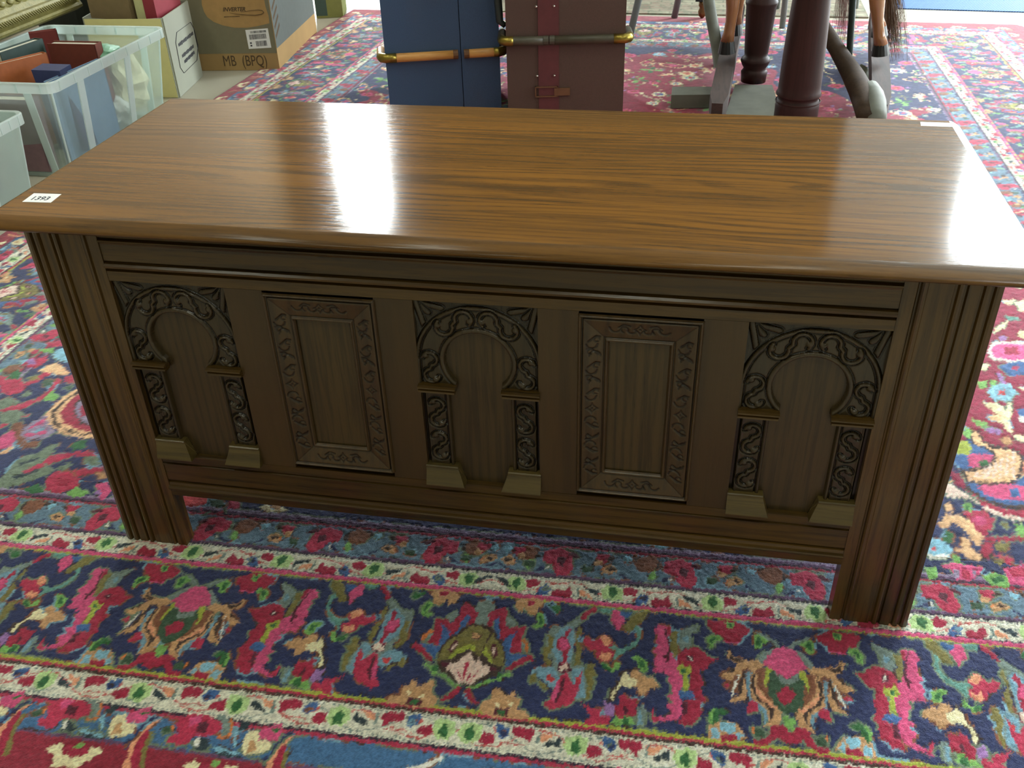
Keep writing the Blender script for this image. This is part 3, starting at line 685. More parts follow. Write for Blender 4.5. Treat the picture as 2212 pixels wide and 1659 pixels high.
        for sg in (-1, 1): paint(place(side, mid + sg * np.array([.0, .008, .022, .030, .022, .010]), .453 + np.array([.010, .012, .004, -.010, -.008, .003])), kid['K2'], side)
    # ---- field: scattered blossoms, leaves, scrolls
    def blob(c, r, n, lob, amp, k, rot=0, sx=1):
        t = np.linspace(0, 2 * math.pi, n, endpoint=False); rr = r * (1 + amp * np.cos(lob * t + rot))
        x = rr * np.cos(t) * sx; y = rr * np.sin(t); ca, sa = math.cos(rot), math.sin(rot)
        paint(np.stack([c[0] + x * ca - y * sa, c[1] + x * sa + y * ca], -1), kid[k])
    def leaf(c, L, w, ang, k):
        t = np.linspace(0, 1, 6); o = np.sin(t * math.pi) ** .8 * w; x = t * L - L / 2
        P = np.concatenate([np.stack([x, o], -1), np.stack([x[::-1], -o[::-1] * .7], -1)]); ca, sa = math.cos(ang), math.sin(ang)
        paint(P @ np.array([[ca, sa], [-sa, ca]]) + c, kid[k])
    def vine(c, L, ang, bend, k, w=.0028):
        n = 14; t = np.linspace(0, 1, n); th = ang + bend * (t - .5) * 2; x = np.cumsum(np.cos(th)) * L / n; y = np.cumsum(np.sin(th)) * L / n
        pts = np.stack([x + c[0], y + c[1]], -1); nn = np.stack([-np.sin(th), np.cos(th)], -1) * (w * (1.2 - t))[:, None]
        paint(np.concatenate([pts + nn, (pts - nn)[::-1]]), kid[k]); return pts, th
    R = random.Random(11); f0a, f1a, f0b, f1b = RA0 + .57, RA1 - .57, RB0 + .57, RB1 - .57
    st = .105; nA = int((f1a - f0a) / st); nB = int((f1b - f0b) / st)
    for j in range(nB * 2):
        for i in range(nA * 2):
            if R.random() < .68: continue
            c = (f0a + (i + R.random()) * st / 2, f0b + (j + R.random()) * st / 2)
            pts, th = vine(c, R.uniform(.05, .13), R.uniform(0, 6.28), R.uniform(-2.2, 2.2), R.choice(['R', 's', 'c', 'L', 'C', 's']))
            for q in range(3, 13, 4): leaf(pts[q], R.uniform(.012, .022), .004, th[q] + R.choice([-1, 1]) * .9, R.choice(['W2', 'H', 'c', 's', 'G']))
    for j in range(nB + 1):
        for i in range(nA + 1):
            c = np.array([f0a + (i + .5 + (j % 2) * .5 - .25 + R.uniform(-.22, .22)) * st, f0b + (j + R.uniform(.15, .85)) * st])
            if not (f0a < c[0] < f1a and f0b < c[1] < f1b): continue
            q = R.random(); r = R.uniform(.018, .032); rot = R.uniform(0, 6.28)
            if q < .24: blob(c, r, 32, 7, .12, 'P', rot); blob(c, r * .62, 24, 6, .2, 'C', rot); blob(c, r * .22, 10, 3, 0, 'O')
            elif q < .42: blob(c, r * 1.1, 32, 8, .16, 'c', rot); blob(c, r * .7, 24, 6, .15, R.choice(['B', 'S', 'T1']), rot); blob(c, r * .3, 12, 4, 0, 'E')
            elif q < .58: blob(c, r, 36, 9, .15, 'l', rot); blob(c, r * .45, 24, 6, .2, 'w', rot); blob(c, r * .22, 12, 4, 0, 'E')
            elif q < .72:
                blob(c, r * 1.6, 32, 2, .35, 's', rot, .7); blob(c, r * 1.3, 32, 2, .35, 'K', rot, .7); blob(c, r * 1.1, 32, 2, .35, R.choice(['C', 'B', 'N']), rot, .7); blob(c, r * .5, 20, 5, .2, 'P', rot)
            elif q < .86:
                for w in range(5): leaf(c + r * np.array([math.cos(rot + w * .6), math.sin(rot + w * .6)]), r * 1.7, r * .3, rot + w * .6, 'c' if w % 2 else 's')
                blob(c, r * .45, 16, 5, .2, 'R')
            else:
                for w in range(4): leaf(c + r * .8 * np.array([math.cos(rot + w * 1.57), math.sin(rot + w * 1.57)]), r * 1.5, r * .42, rot + w * 1.57, 'G' if w % 2 else 'H')
            for w in range(3):
                an = R.uniform(0, 6.28); leaf(c + (r + .014) * np.array([math.cos(an), math.sin(an)]), R.uniform(.016, .03), R.uniform(.004, .008), R.uniform(0, 6.28), R.choice(['H', 'G', 'W2', 'L', 'c', 'V', 'A']))
    # the parts of the field that lie open beside the chest
    paint(np.array([(-1.03, .105), (-.60, .105), (-.66, .40), (-.86, .78), (-1.03, .80)]), kid['N'])
    paint(np.array([(.64, .105), (.98, .105), (.98, .32), (.66, .33)]), kid['N'])
    for k, P in left: paint(P - [0, .455], k)
    for k, P in right: paint(P - [0, .455], k)
    # a thin lighter or darker outline of mixed yarn round the motifs
    for z in zones[:4]:
        I = z.I; bgm = (I == kid['N']) | (I == kid['F']) | (I == kid['m']) | (I == kid['Q']) | (I == kid['Z']); q = max(1, int(round(.0036 / z.da))); near = np.zeros(I.shape, bool)
        for dx, dy in ((q, 0), (-q, 0), (0, q), (0, -q)): near |= ~np.roll(np.roll(bgm, dx, 1), dy, 0)
        f = smooth_noise(I.shape, max(2, .03 / z.da), 77); o_ = bgm & near
        I[o_ & (f > .18)] = kid['W2']; I[o_ & (f < -.25) & (f > -.5)] = kid['U']; I[o_ & (f <= -.5)] = kid['T1']; I[o_ & (np.abs(f) < .05)] = kid['K']
    # ---- mesh
    V, F, Cc, off = [], [], [], 0
    for zi, z in enumerate(zones):
        a, b = z.A, z.B; v = np.clip(b / 3.7, 0, 1)
        x = a + .035 * (b - 1.2) * np.clip(-a / 1.55, 0, 2); y = b + a * (.022 * (1 - v) - .045 * v)
        h = .0062 + .0007 * (rs.rand(*a.shape) - .5) + .0004 * smooth_noise(a.shape, 3, 20 + zi)
        I = z.I; edge = np.zeros(I.shape, bool); edge[:, 1:] |= I[:, 1:] != I[:, :-1]; edge[1:] |= I[1:] != I[:-1]; h = h - .0005 * edge
        # rounded corners and turned-down border
        e = np.minimum(np.minimum(a - RLEFT, RA1 - a), np.minimum(b - RB0, RB1 - b)); h = np.where(e < .001, .0005, h)
        V.append(np.stack([x, y, h], -1).reshape(-1, 3))
        c = pal[I]; j = rs.randint(-2, 3, I.shape); jj = np.clip(np.arange(I.shape[0])[:, None] + j, 0, I.shape[0] - 1); c = c * .72 + pal[I[jj, np.arange(I.shape[1])[None, :]]] * .28
        c = c + np.array([.010, .010, .012]); g = rs.rand(*I.shape); c = c * (0.84 + .50 * g)[..., None] * (1 + .10 * smooth_noise(I.shape, 40, 40 + zi))[..., None]
        c = c * (1.08 + .22 * smooth_noise(I.shape, 1.9, 60 + zi))[..., None]
        Cc.append(np.clip(c, 0, 1).reshape(-1, 3))
        idx = np.arange(I.size).reshape(I.shape) + off; q = np.stack([idx[:-1, :-1], idx[:-1, 1:], idx[1:, 1:], idx[1:, :-1]], -1)
        if zi == 4:   # clip the far right corner round
            ca, cb = a[:-1, :-1], b[:-1, :-1]; out = (ca > RA1 - .07) & (cb > RB1 - .1) & (np.hypot(ca - RA1 + .07, (cb - RB1 + .1) * .7) > .07)
            q = q[~out]
        F.append(q.reshape(-1, 4)); off += I.size
    V = np.concatenate(V); F = np.concatenate(F); Cc = np.concatenate(Cc)
    me = bpy.data.meshes.new('rug'); me.vertices.add(len(V)); me.vertices.foreach_set('co', V.astype(np.float32).ravel())
    me.loops.add(F.size); me.loops.foreach_set('vertex_index', F.astype(np.int32).ravel())
    me.polygons.add(len(F)); me.polygons.foreach_set('loop_start', np.arange(0, F.size, 4, dtype=np.int32)); me.update(calc_edges=True)
    at_ = me.color_attributes.new('wool', 'FLOAT_COLOR', 'POINT'); at_.data.foreach_set('color', np.concatenate([Cc, np.ones((len(Cc), 1))], 1).astype(np.float32).ravel())
    me.polygons.foreach_set('use_smooth', [True] * len(me.polygons))
    m, nt, b = newmat('rug_wool'); ca = nd(nt, 'ShaderNodeAttribute', attribute_name='wool')
    n = noise(nt, mapped(nt, (1, 1, 1)), 500, 2)
    nt.links.new(mixc(nt, mth(nt, 'MULTIPLY', n, .22), ca.outputs['Color'], (0.02, 0.02, 0.03), 'MIX'), b.inputs['Base Color'])
    b.inputs['Roughness'].default_value = .95; b.inputs['Specular IOR Level'].default_value = .1
    b.inputs['Sheen Weight'].default_value = .25; b.inputs['Sheen Roughness'].default_value = .5
    bump(nt, b, noise(nt, mapped(nt, (1, 1, 1)), 700, 3), .6, .0015)
    me.materials.append(m); o = bpy.data.objects.new('rug', me); COL.objects.link(o)
    tagp(o, 'large red and navy floral wool rug with cream guard stripes under the carved chest', 'rug')
rug()

# ---------------------------------------------------------------- the carved oak chest
def relief(name, W, H, nx, nz, fn, keep=None):
    """carved board: height field fn(X, Z) -> (h, stain); faces towards -y"""
    x = np.linspace(0, W, nx); z = np.linspace(0, H, nz); X, Z = np.meshgrid(x, z)
    h, st = fn(X, Z)
    for _ in range(2):
        p = np.pad(h, 1, mode='edge'); h = (p[1:-1, 1:-1] * 4 + p[:-2, 1:-1] + p[2:, 1:-1] + p[1:-1, :-2] + p[1:-1, 2:]) / 8
    V = np.stack([X, -h, Z], -1).reshape(-1, 3); idx = np.arange(nx * nz).reshape(nz, nx)
    q = np.stack([idx[:-1, :-1], idx[:-1, 1:], idx[1:, 1:], idx[1:, :-1]], -1)
    if keep is not None:
        k = keep((X[:-1, :-1] + X[1:, 1:]) / 2, (Z[:-1, :-1] + Z[1:, 1:]) / 2); q = q[k]
    q = q.reshape(-1, 4)
    me = bpy.data.meshes.new(name); me.from_pydata(V.tolist(), [], q.tolist()); me.update()
    a = me.attributes.new('stain', 'FLOAT', 'POINT'); a.data.foreach_set('value', np.clip(st, 0, 1).astype(np.float32).ravel())
    me.polygons.foreach_set('use_smooth', [True] * len(me.polygons)); return me
def segdist(X, Z, pts):
    D = np.full(X.shape, 9.0)
    for (x0, z0), (x1, z1) in zip(pts, pts[1:]):
        dx, dz = x1 - x0, z1 - z0; L = dx * dx + dz * dz + 1e-12
        t = np.clip(((X - x0) * dx + (Z - z0) * dz) / L, 0, 1); D = np.minimum(D, np.hypot(X - x0 - t * dx, Z - z0 - t * dz))
    return D
def scroll_pts(c, hgt, ang, mir):
    """an S: two hooks joined"""
    r = hgt / 4.6; P = []
    for a in np.linspace(15, 262, 14): P.append((r * math.cos(math.radians(a)), r * 1.28 + r * math.sin(math.radians(a))))
    for a in np.linspace(85, -165, 14): P.append((r * math.cos(math.radians(a)), -r * 1.28 + r * math.sin(math.radians(a))))
    ca, sa = math.cos(ang), math.sin(ang)
    return [(c[0] + (x * mir) * ca - z * sa, c[1] + (x * mir) * sa + z * ca) for x, z in P]
AW, AH = .163, .291
def arch_fn(X, Z):
    xc, zc = AW / 2, .202; dx = np.abs(X - xc); r = np.hypot(X - xc, Z - zc); up = Z > zc
    rr = np.where(up, r, dx)                     # distance used by the outer bands, straight below the springing
    h = np.full(X.shape, -.0062); st = np.full(X.shape, .45)
    # spandrel leaves
    for sx in (-1, 1):
        cxn = xc + sx * (AW / 2 - .004); cz = AH - .004
        for an, L in ((-.25, .034), (-.78, .022), (-1.32, .036)):
            p0 = (cxn, cz); p1 = (cxn - sx * math.cos(an) * L, cz + math.sin(an) * L)
            d = segdist(X, Z, [p0, p1]); m = (d < .0042) & (rr > .086); h[m] = -.0028 + -.35 * d[m]; st[m] = .15
            m2 = (np.abs(d - .0047) < .0009) & (rr > .086); st[m2] = .9; h[m2] = -.0075
    band = (rr < .077) & (Z > .158); h[band] = -.0042; st[band] = .18
    def ring(lo, hi, top, sel):
        nonlocal h, st
        t = (rr - lo) / (hi - lo); m = (t > 0) & (t < 1) & sel; h = np.where(m, top - .0016 * (2 * t - 1) ** 2, h); st = np.where(m, .05, st)
        g = ((np.abs(rr - lo) < .0009) | (np.abs(rr - hi) < .0009)) & sel; st = np.where(g, .9, st); h = np.where(g, -.0066, h)
    ring(.0768, .0838, -.0012, Z > .158)
    ri = np.where(Z > .163, r, 9); t = (ri - .044) / .0075; m = (t > 0) & (t < 1); h = np.where(m, -.0016 - .0015 * (2 * t - 1) ** 2, h); st = np.where(m, .08, st)
    m = np.abs(ri - .0520) < .0009; h[m] = -.0062; st[m] = .9
    sh = (Z < .160); e = .0815 - .041            # shafts
    m = sh & (dx > .041); h[m] = -.0036; st[m] = .22
    t = (dx - .041) / .0055; m = sh & (t > 0) & (t < 1); h = np.where(m, -.0022 - .0014 * (2 * t - 1) ** 2, h); st = np.where(m, .1, st)
    m = sh & (np.abs(dx - .0472) < .0009); st[m] = .95; h[m] = -.0068
    m = sh & (dx > .0745); h[m] = -.0085; st[m] = .8
    m = sh & (np.abs(dx - .0735) < .0012); h[m] = -.0026; st[m] = .1
    # scrolls
    S = []
    for sx in (-1, 1):
        S += [((xc + sx * .0602, .118), .044, 0, sx), ((xc + sx * .0602, .062), .044, 0, sx),
              ((xc + sx * .0640, .190), .046, -sx * .05, sx), ((xc + .0640 * math.cos(math.radians(90 - sx * 27)), zc + .0640 * math.sin(math.radians(90 - sx * 27))), .052, math.radians(90 - sx * 27), -sx)]
    for c, L, an, mi in S:
        P = scroll_pts(c, L, an, mi); box_ = (np.abs(X - c[0]) < .03) & (np.abs(Z - c[1]) < .03)
        d = np.full(X.shape, 9.0); d[box_] = segdist(X[box_], Z[box_], P)
        m = d < .0042; h[m] = np.minimum(h[m], -.0066); st[m] = .92
        m = d < .0021; h[m] = -.0012 - 300 * d[m] ** 2; st[m] = .0
        for q in (tuple(np.array(P[0]) * .55 + (np.array(P[4]) * .45)), tuple(np.array(P[-1]) * .55 + (np.array(P[-5]) * .45))):
            dk = np.hypot(X - q[0], Z - q[1]); m = dk < .0043; h[m] = np.maximum(h[m], -.0002 - 110 * dk[m] ** 2); st[m] = .0
    # opening field
    half = np.where(Z > .163, 9, np.where(Z > .030, .041, .026 + (.0355 - .026) * Z / .030))
    op = np.where(Z > .163, r < .044, dx < half); op |= (Z > .15) & (Z < .175) & (dx < .0305)
    h[op] = -.0125; st[op] = 0
    return h, st
def frame_fn(X, Z):
    W, H = .152, .280; ex = np.minimum(X, W - X); ez = np.minimum(Z, H - Z); e = np.minimum(ex, ez)
    h = .0035 - (e - .005) * .17; st = np.full(X.shape, .12)
    t = e / .0052; m = t < 1; h = np.where(m, .0052 - .005 * (2 * t - 1) ** 2, h); st = np.where(m, .03, st)
    m = np.abs(e - .0056) < .0007; h[m] -= .002; st[m] = .85
    t = (e - .0335) / .005; m = (t > 0) & (t < 1); h = np.where(m, .0016 - .0035 * (2 * t - 1) ** 2, h); st = np.where(m, .03, st)
    m = np.abs(e - .0332) < .0007; h[m] = -.004; st[m] = .85
    m = e > .0385; h = np.where(m, -.0022 - (e - .0385) * 1.2, h)
    mi = (np.abs(ex - ez) < .0006) & (e < .0335); h[mi] -= .0012; st[mi] = .9
    def groove(pts, w=.0011, dep=.0016):
        nonlocal h, st
        d = segdist(X, Z, pts); m = (d < w) & (e > .0065) & (e < .0328); h = np.where(m, h - dep * (1 - d / w) - .0003, h); st = np.where(m, np.maximum(st, .8), st)
    def arc(cx, cz, r, a0, a1, w=.0011):
        groove([(cx + r * math.cos(math.radians(a)), cz + r * math.sin(math.radians(a))) for a in np.linspace(a0, a1, 7)], w)
    def diamond(cx, cz, s=.0058):
        d = (np.abs(X - cx)) ** .62 + (np.abs(Z - cz)) ** .62; k = s ** .62
        m = np.abs(d - k) < .006; h[m] -= .0014; st[m] = .9
        m = np.hypot(X - cx, Z - cz) < .0016; st[m] = .8; h[m] -= .001
    mx, mz = W / 2, H / 2
    for sx, cx in ((1, .0195), (-1, W - .0195)):
        diamond(cx, mz, .0085)
        for sg in (-1, 1):
            for k, dz in enumerate((.020, .040, .060, .080, .098)):
                q = 1 if k % 2 else -1
                arc(cx + q * .002, mz + sg * dz, .0072, 90 * sg * q - 80, 90 * sg * q + 90); arc(cx - q * .004, mz + sg * (dz + .006), .0035, 0, 300, .0009)
                groove([(cx + q * .006, mz + sg * (dz + .003)), (cx - q * .003, mz + sg * (dz + .011)), (cx - q * .008, mz + sg * (dz + .010))], .0013)
    for cz, s in ((.0185, 1), (H - .0185, -1)):
        diamond(mx, cz, .0085)
        for sg in (-1, 1):
            arc(mx + sg * .010, cz, .006, 200, 340); arc(mx + sg * .019, cz - .001, .0045, 0, 250); arc(mx + sg * .030, cz + .002, .007, 180, 330); groove([(mx + sg * .012, cz + .005), (mx + sg * .020, cz + .007), (mx + sg * .026, cz + .002)], .0013)
    return h, st
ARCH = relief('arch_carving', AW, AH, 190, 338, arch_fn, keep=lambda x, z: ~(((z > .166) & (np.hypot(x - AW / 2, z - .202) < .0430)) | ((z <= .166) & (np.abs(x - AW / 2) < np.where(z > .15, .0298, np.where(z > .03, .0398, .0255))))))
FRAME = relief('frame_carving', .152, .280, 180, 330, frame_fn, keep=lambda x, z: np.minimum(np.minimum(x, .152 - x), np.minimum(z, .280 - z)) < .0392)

def chest():
    T = thing('coffer', 'carved dark oak coffer with five arcaded and framed front panels on the red rug', 'chest', (0, 0, 0))
    ZT = .578
    # lid: plank with a thumb moulding on the front and both ends
    prof = [(0.0, 0.0), (.0035, -.0009), (.0075, -.0026), (.0115, -.0048), (.0150, -.0072), (.0175, -.0095), (.0185, -.0115), (.0182, -.0134), (.0168, -.0150), (.014, -.016), (.006, -.0165)]
    # ring of the top outline, offset outward by the profile
    fx, fy, by = .6215, -.0175, .470
    bm = bmesh.new(); rows = []
    for o_, dz in prof:
        rows.append([bm.verts.new((-fx - o_, by, ZT + dz)), bm.verts.new((-fx - o_, fy - o_, ZT + dz)), bm.verts.new((fx + o_, fy - o_, ZT + dz)), bm.verts.new((fx + o_, by, ZT + dz))])
    for a, b in zip(rows, rows[1:]):
        for k in range(3): bm.faces.new([a[k], b[k], b[k + 1], a[k + 1]])
    bm.faces.new(rows[0][::-1]); bm.faces.new(rows[-1])
    bm.faces.new([r[0] for r in rows][::-1]); bm.faces.new([r[3] for r in rows])
    lid = obj('lid', bm, M_lid, T); lid.data.materials.append(M_edge)
    for p in lid.data.polygons:
        if abs(p.normal.z) < .985: p.material_index = 1
        p.use_smooth = abs(p.normal.z) < .999
    lid['label'] = 'polished golden brown oak lid'
    # cove under the lid
    prism('lid_cove', [(-.606, .002, .5625), (-.606, -.010, .5625), (-.606, -.004, .552), (-.606, .002, .546)], (1.212, 0, 0), M_oakx, T)
    # stiles, reeded, down to the floor as legs
    W = .1055
    P = [(0, 0), (.0145, 0), (.0165, -.003), (.0185, -.0034), (.0195, -.0008), (.0215, .0008), (.0235, -.0006), (.0255, -.0006), (.0262, 0), (.0530, 0), (.0545, -.0035), (.0570, -.0035), (.0585, .0006), (.0610, .0014), (.0632, .0006),
         (.0645, -.0035), (.0668, -.0035), (.0682, 0), (.0805, 0), (.0818, -.0035), (.0840, -.0035), (.0855, .0004), (.0885, .0012), (.0915, .0004), (.0928, -.0035), (.0950, -.0035), (.0965, .0002), (.0992, .0010), (.1020, 0), (.1045, -.001), (W, -.004)]
    for sx in (-1, 1):
        bm = bmesh.new(); lo, hi = [], []
        for x, h in P:
            X = sx * (.4955 + x); lo.append(bm.verts.new((X, -h, 0.0015))); hi.append(bm.verts.new((X, -h, .562)))
        lo += [bm.verts.new((sx * (.4955 + W), .024, .0015)), bm.verts.new((sx * .4955, .024, .0015))]; hi += [bm.verts.new((sx * (.4955 + W), .024, .562)), bm.verts.new((sx * .4955, .024, .562))]
        n = len(lo)
        for i in range(n): bm.faces.new([lo[i], lo[(i + 1) % n], hi[(i + 1) % n], hi[i]])
        bm.faces.new(lo[::-1]); bm.faces.new(hi)
        obj('stile', bm, M_oakz, T)
        # end boards and back legs
        box('side_stile', sx * .6010 if sx < 0 else .577, -.577 if sx < 0 else .6010, .0245, .085, .0015, .562, M_oakz, T, bevel=.002)
        box('side_stile', sx * .6010 if sx < 0 else .577, -.577 if sx < 0 else .6010, .385, .450, .0015, .562, M_oakz, T, bevel=.002)
        box('side_rail', min(sx * .598, sx * .577), max(sx * .598, sx * .577), .0855, .3845, .47, .562, M_oakx, T, bevel=.0015)
        box('side_rail', min(sx * .598, sx * .577), max(sx * .598, sx * .577), .0855, .3845, .111, .19, M_oakx, T, bevel=.0015)
        box('side_panel', min(sx * .592, sx * .583), max(sx * .592, sx * .583), .085, .385, .185, .475, M_oakf, T)
    def rail(name, prof_, z0, z1):
        bm = bmesh.new(); L, R_ = [], []
        for y, z in prof_: L.append(bm.verts.new((-.4953, y, z))); R_.append(bm.verts.new((.4953, y, z)))
        L += [bm.verts.new((-.4953, .022, z0)), bm.verts.new((-.4953, .022, z1))]; R_ += [bm.verts.new((.4953, .022, z0)), bm.verts.new((.4953, .022, z1))]; n = len(L)
        for i in range(n): bm.faces.new([L[i], L[(i + 1) % n], R_[(i + 1) % n], R_[i]])
        bm.faces.new(L[::-1]); bm.faces.new(R_)
        return obj(name, bm, M_oakx, T)
    rail('top_rail', [(.001, .562), (.001, .5445), (.0045, .5435), (.0045, .5415), (-.0018, .5405), (-.0022, .5385), (.0005, .5365), (.0015, .534), (.0015, .5105), (.0050, .5095), (.0050, .5080), (-.0010, .5072), (-.0035, .5045), (-.0030, .5015), (.0020, .5000), (.0050, .4990), (.0050, .4970), (.0005, .4955), (.0005, .4815), (.003, .481)], .481, .562)
    rail('bottom_rail', [(.003, .1905), (.0005, .190), (.0005, .1765), (.0030, .1757), (-.0014, .1745), (-.0014, .1725), (.0012, .1712), (.0012, .1415), (.0050, .1405), (.0050, .1375), (.0015, .1362), (.0005, .1318), (-.0035, .1305), (-.0045, .1285), (-.0040, .1265), (-.0005, .1250), (-.0010, .1235), (.0005, .1115), (.002, .111)], .111, .1905)
    for x0, x1 in ((-.3333, -.2808), (-.1308, -.0797), (.0797, .1308), (.2808, .3333)):
        box('muntin', x0, x1, .0008, .018, .1905, .481, M_oakm, T, bevel=.0008)
    for x0 in (-.4953, -AW / 2, .4953 - AW + .0005):
        p = box('arched_panel', x0 + .002, x0 + AW - .002, .0105, .018, .190, .4815, M_oakf, T)
        o = bpy.data.objects.new('arcade_carving', ARCH); COL.objects.link(o); o.parent = p; o.location = (x0, .0005, .1905)
        if not ARCH.materials: ARCH.materials.append(M_carve)
        for sx in (-1, 1):
            xo = x0 + AW / 2 + sx * AW / 2; xi = x0 + AW / 2 + sx * .0306; X = lambda t: xo + (xi - xo) * t
            # moulded capital: two steps
            q = [(.008, .1660), (-.0035, .1660), (-.0075, .1645), (-.0080, .1628), (-.0055, .1612), (-.0020, .1602), (-.0058, .1585), (-.0062, .1560), (-.0030, .1545), (.0005, .1540), (.008, .1540)]
            bm = bmesh.new(); A_ = [bm.verts.new((xo, y, z + .1905)) for y, z in q]; B_ = [bm.verts.new((xi + (sx * .0012 if z < .16 else 0), y, z + .1905)) for y, z in q]; n = len(q)
            for i in range(n): bm.faces.new([A_[i], A_[(i + 1) % n], B_[(i + 1) % n], B_[i]])
            bm.faces.new(A_[::-1]); bm.faces.new(B_); obj('capital', bm, M_oakx, p)
            # splayed base; part of the light it catches is in its paler oak
            bm = bmesh.new(); xt = x0 + AW / 2 + sx * .0355; xb = x0 + AW / 2 + sx * .0262
            q = [(.010, .0310), (-.0015, .0310), (-.0032, .0298), (-.0030, .0280), (-.0012, .0272), (-.0030, .0200), (-.0075, .0060), (-.0095, .0015), (-.0095, .0), (.010, .0)]
            A_ = [bm.verts.new((xo, y, z + .1900)) for y, z in q]; B_ = [bm.verts.new((xt + (xb - xt) * max(0, min(1, (.0272 - z) / .027)) , y, z + .1900)) for y, z in q]; n = len(q)
            for i in range(n): bm.faces.new([A_[i], A_[(i + 1) % n], B_[(i + 1) % n], B_[i]])
            bm.faces.new(A_[::-1]); bm.faces.new(B_); obj('pilaster_base', bm, M_splay_lit, p)
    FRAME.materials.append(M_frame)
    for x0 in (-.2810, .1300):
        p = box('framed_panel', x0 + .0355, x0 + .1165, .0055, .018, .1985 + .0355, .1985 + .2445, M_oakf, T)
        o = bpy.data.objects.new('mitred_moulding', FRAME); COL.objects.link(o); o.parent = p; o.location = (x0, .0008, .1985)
    box('backing_board', -.4950, .4950, .018, .0215, .1905, .481, M_dark, T)
    box('back_panel', -.577, .577, .432, .448, .111, .562, M_dark, T)
    box('bottom_board', -.577, .577, .0245, .4315, .118, .130, M_dark, T)
    return T
chest()

# lot stickers
def text_mesh(name, s, size, mat, parent, mw, shear=0.0, extrude=0.0002, sx=1.0, align='LEFT', off=0.0):
    cu = bpy.data.curves.new(name, 'FONT'); cu.body = s; cu.size = size; cu.extrude = extrude; cu.shear = shear; cu.align_x = align; cu.offset = off; cu.resolution_u = 3
    to = bpy.data.objects.new(name, cu); COL.objects.link(to); bpy.context.view_layer.update()
    me = bpy.data.meshes.new_from_object(to.evaluated_get(bpy.context.evaluated_depsgraph_get())); bpy.data.objects.remove(to)
    me.materials.clear(); me.materials.append(mat)
    me.transform(mw @ Matrix.Diagonal((sx, 1, 1, 1))); o = bpy.data.objects.new(name, me); COL.objects.link(o); o.parent = parent
    return o
M_paper = plain('sticker_paper', (238, 238, 236), 0.55, var=0.01)
M_ink = plain('black_ink', (52, 52, 60), 0.7, var=0.02)
def stickers():
    # measured corners on the lid top
    c = [(-.605, .0225), (-.565, .0245), (-.5675, .0530), (-.607, .0515)]
    p = prism('lot_sticker', [(x, y, .5781) for x, y in c], (0, 0, .0002), M_paper)
    p.name = 'lot_sticker'; tagp(p, 'small white lot sticker printed 1393 on the near left corner of the lid', 'sticker')
    text_mesh('number', '1393', .0165, M_ink, p, Matrix.Translation((-.6000, .0300, .57835)) @ Matrix.Rotation(.045, 4, 'Z'), sx=.80, extrude=.00008, off=.0003)
    p = prism('lot_sticker', [(.5775, .4420, .5781), (.6215, .4410, .5781), (.6235, .4595, .5781), (.5795, .4600, .5781)], (0, 0, .0002), M_paper)
    tagp(p, 'plain white paper strip stuck at the far right corner of the lid', 'sticker')
stickers()

# ---------------------------------------------------------------- things behind the chest, left
def plastic(name, col, a, rough=.35):
    m, nt, b = newmat(name); b.inputs['Base Color'].default_value = lin(col) + (1,); b.inputs['Roughness'].default_value = rough
    b.inputs['Subsurface Weight'].default_value = 0
    tr = nd(nt, 'ShaderNodeBsdfTransparent'); tr.inputs[0].default_value = (.95, 1, .98, 1); mx = nd(nt, 'ShaderNodeMixShader'); tl = nd(nt, 'ShaderNodeBsdfTranslucent'); tl.inputs[0].default_value = lin(col) + (1,)
    m2 = nd(nt, 'ShaderNodeMixShader'); m2.inputs[0].default_value = .45
    nt.links.new(b.outputs[0], m2.inputs[1]); nt.links.new(tl.outputs[0], m2.inputs[2])
    f = noise(nt, mapped(nt, (1, 1, 1)), 9, 3)
    nt.links.new(mth(nt, 'ADD', mth(nt, 'MULTIPLY', f, .12), a - .06), mx.inputs[0])
    nt.links.new(tr.outputs[0], mx.inputs[1]); nt.links.new(m2.outputs[0], mx.inputs[2]); nt.links.new(mx.outputs[0], nt.nodes['Material Output'].inputs[0])
    return m
M_clear = plastic('clear_polypropylene', (215, 232, 228), .34)
M_rim = plastic('thick_polypropylene', (232, 242, 240), .82)
M_frost = plastic('frosted_plastic', (205, 222, 214), .70)
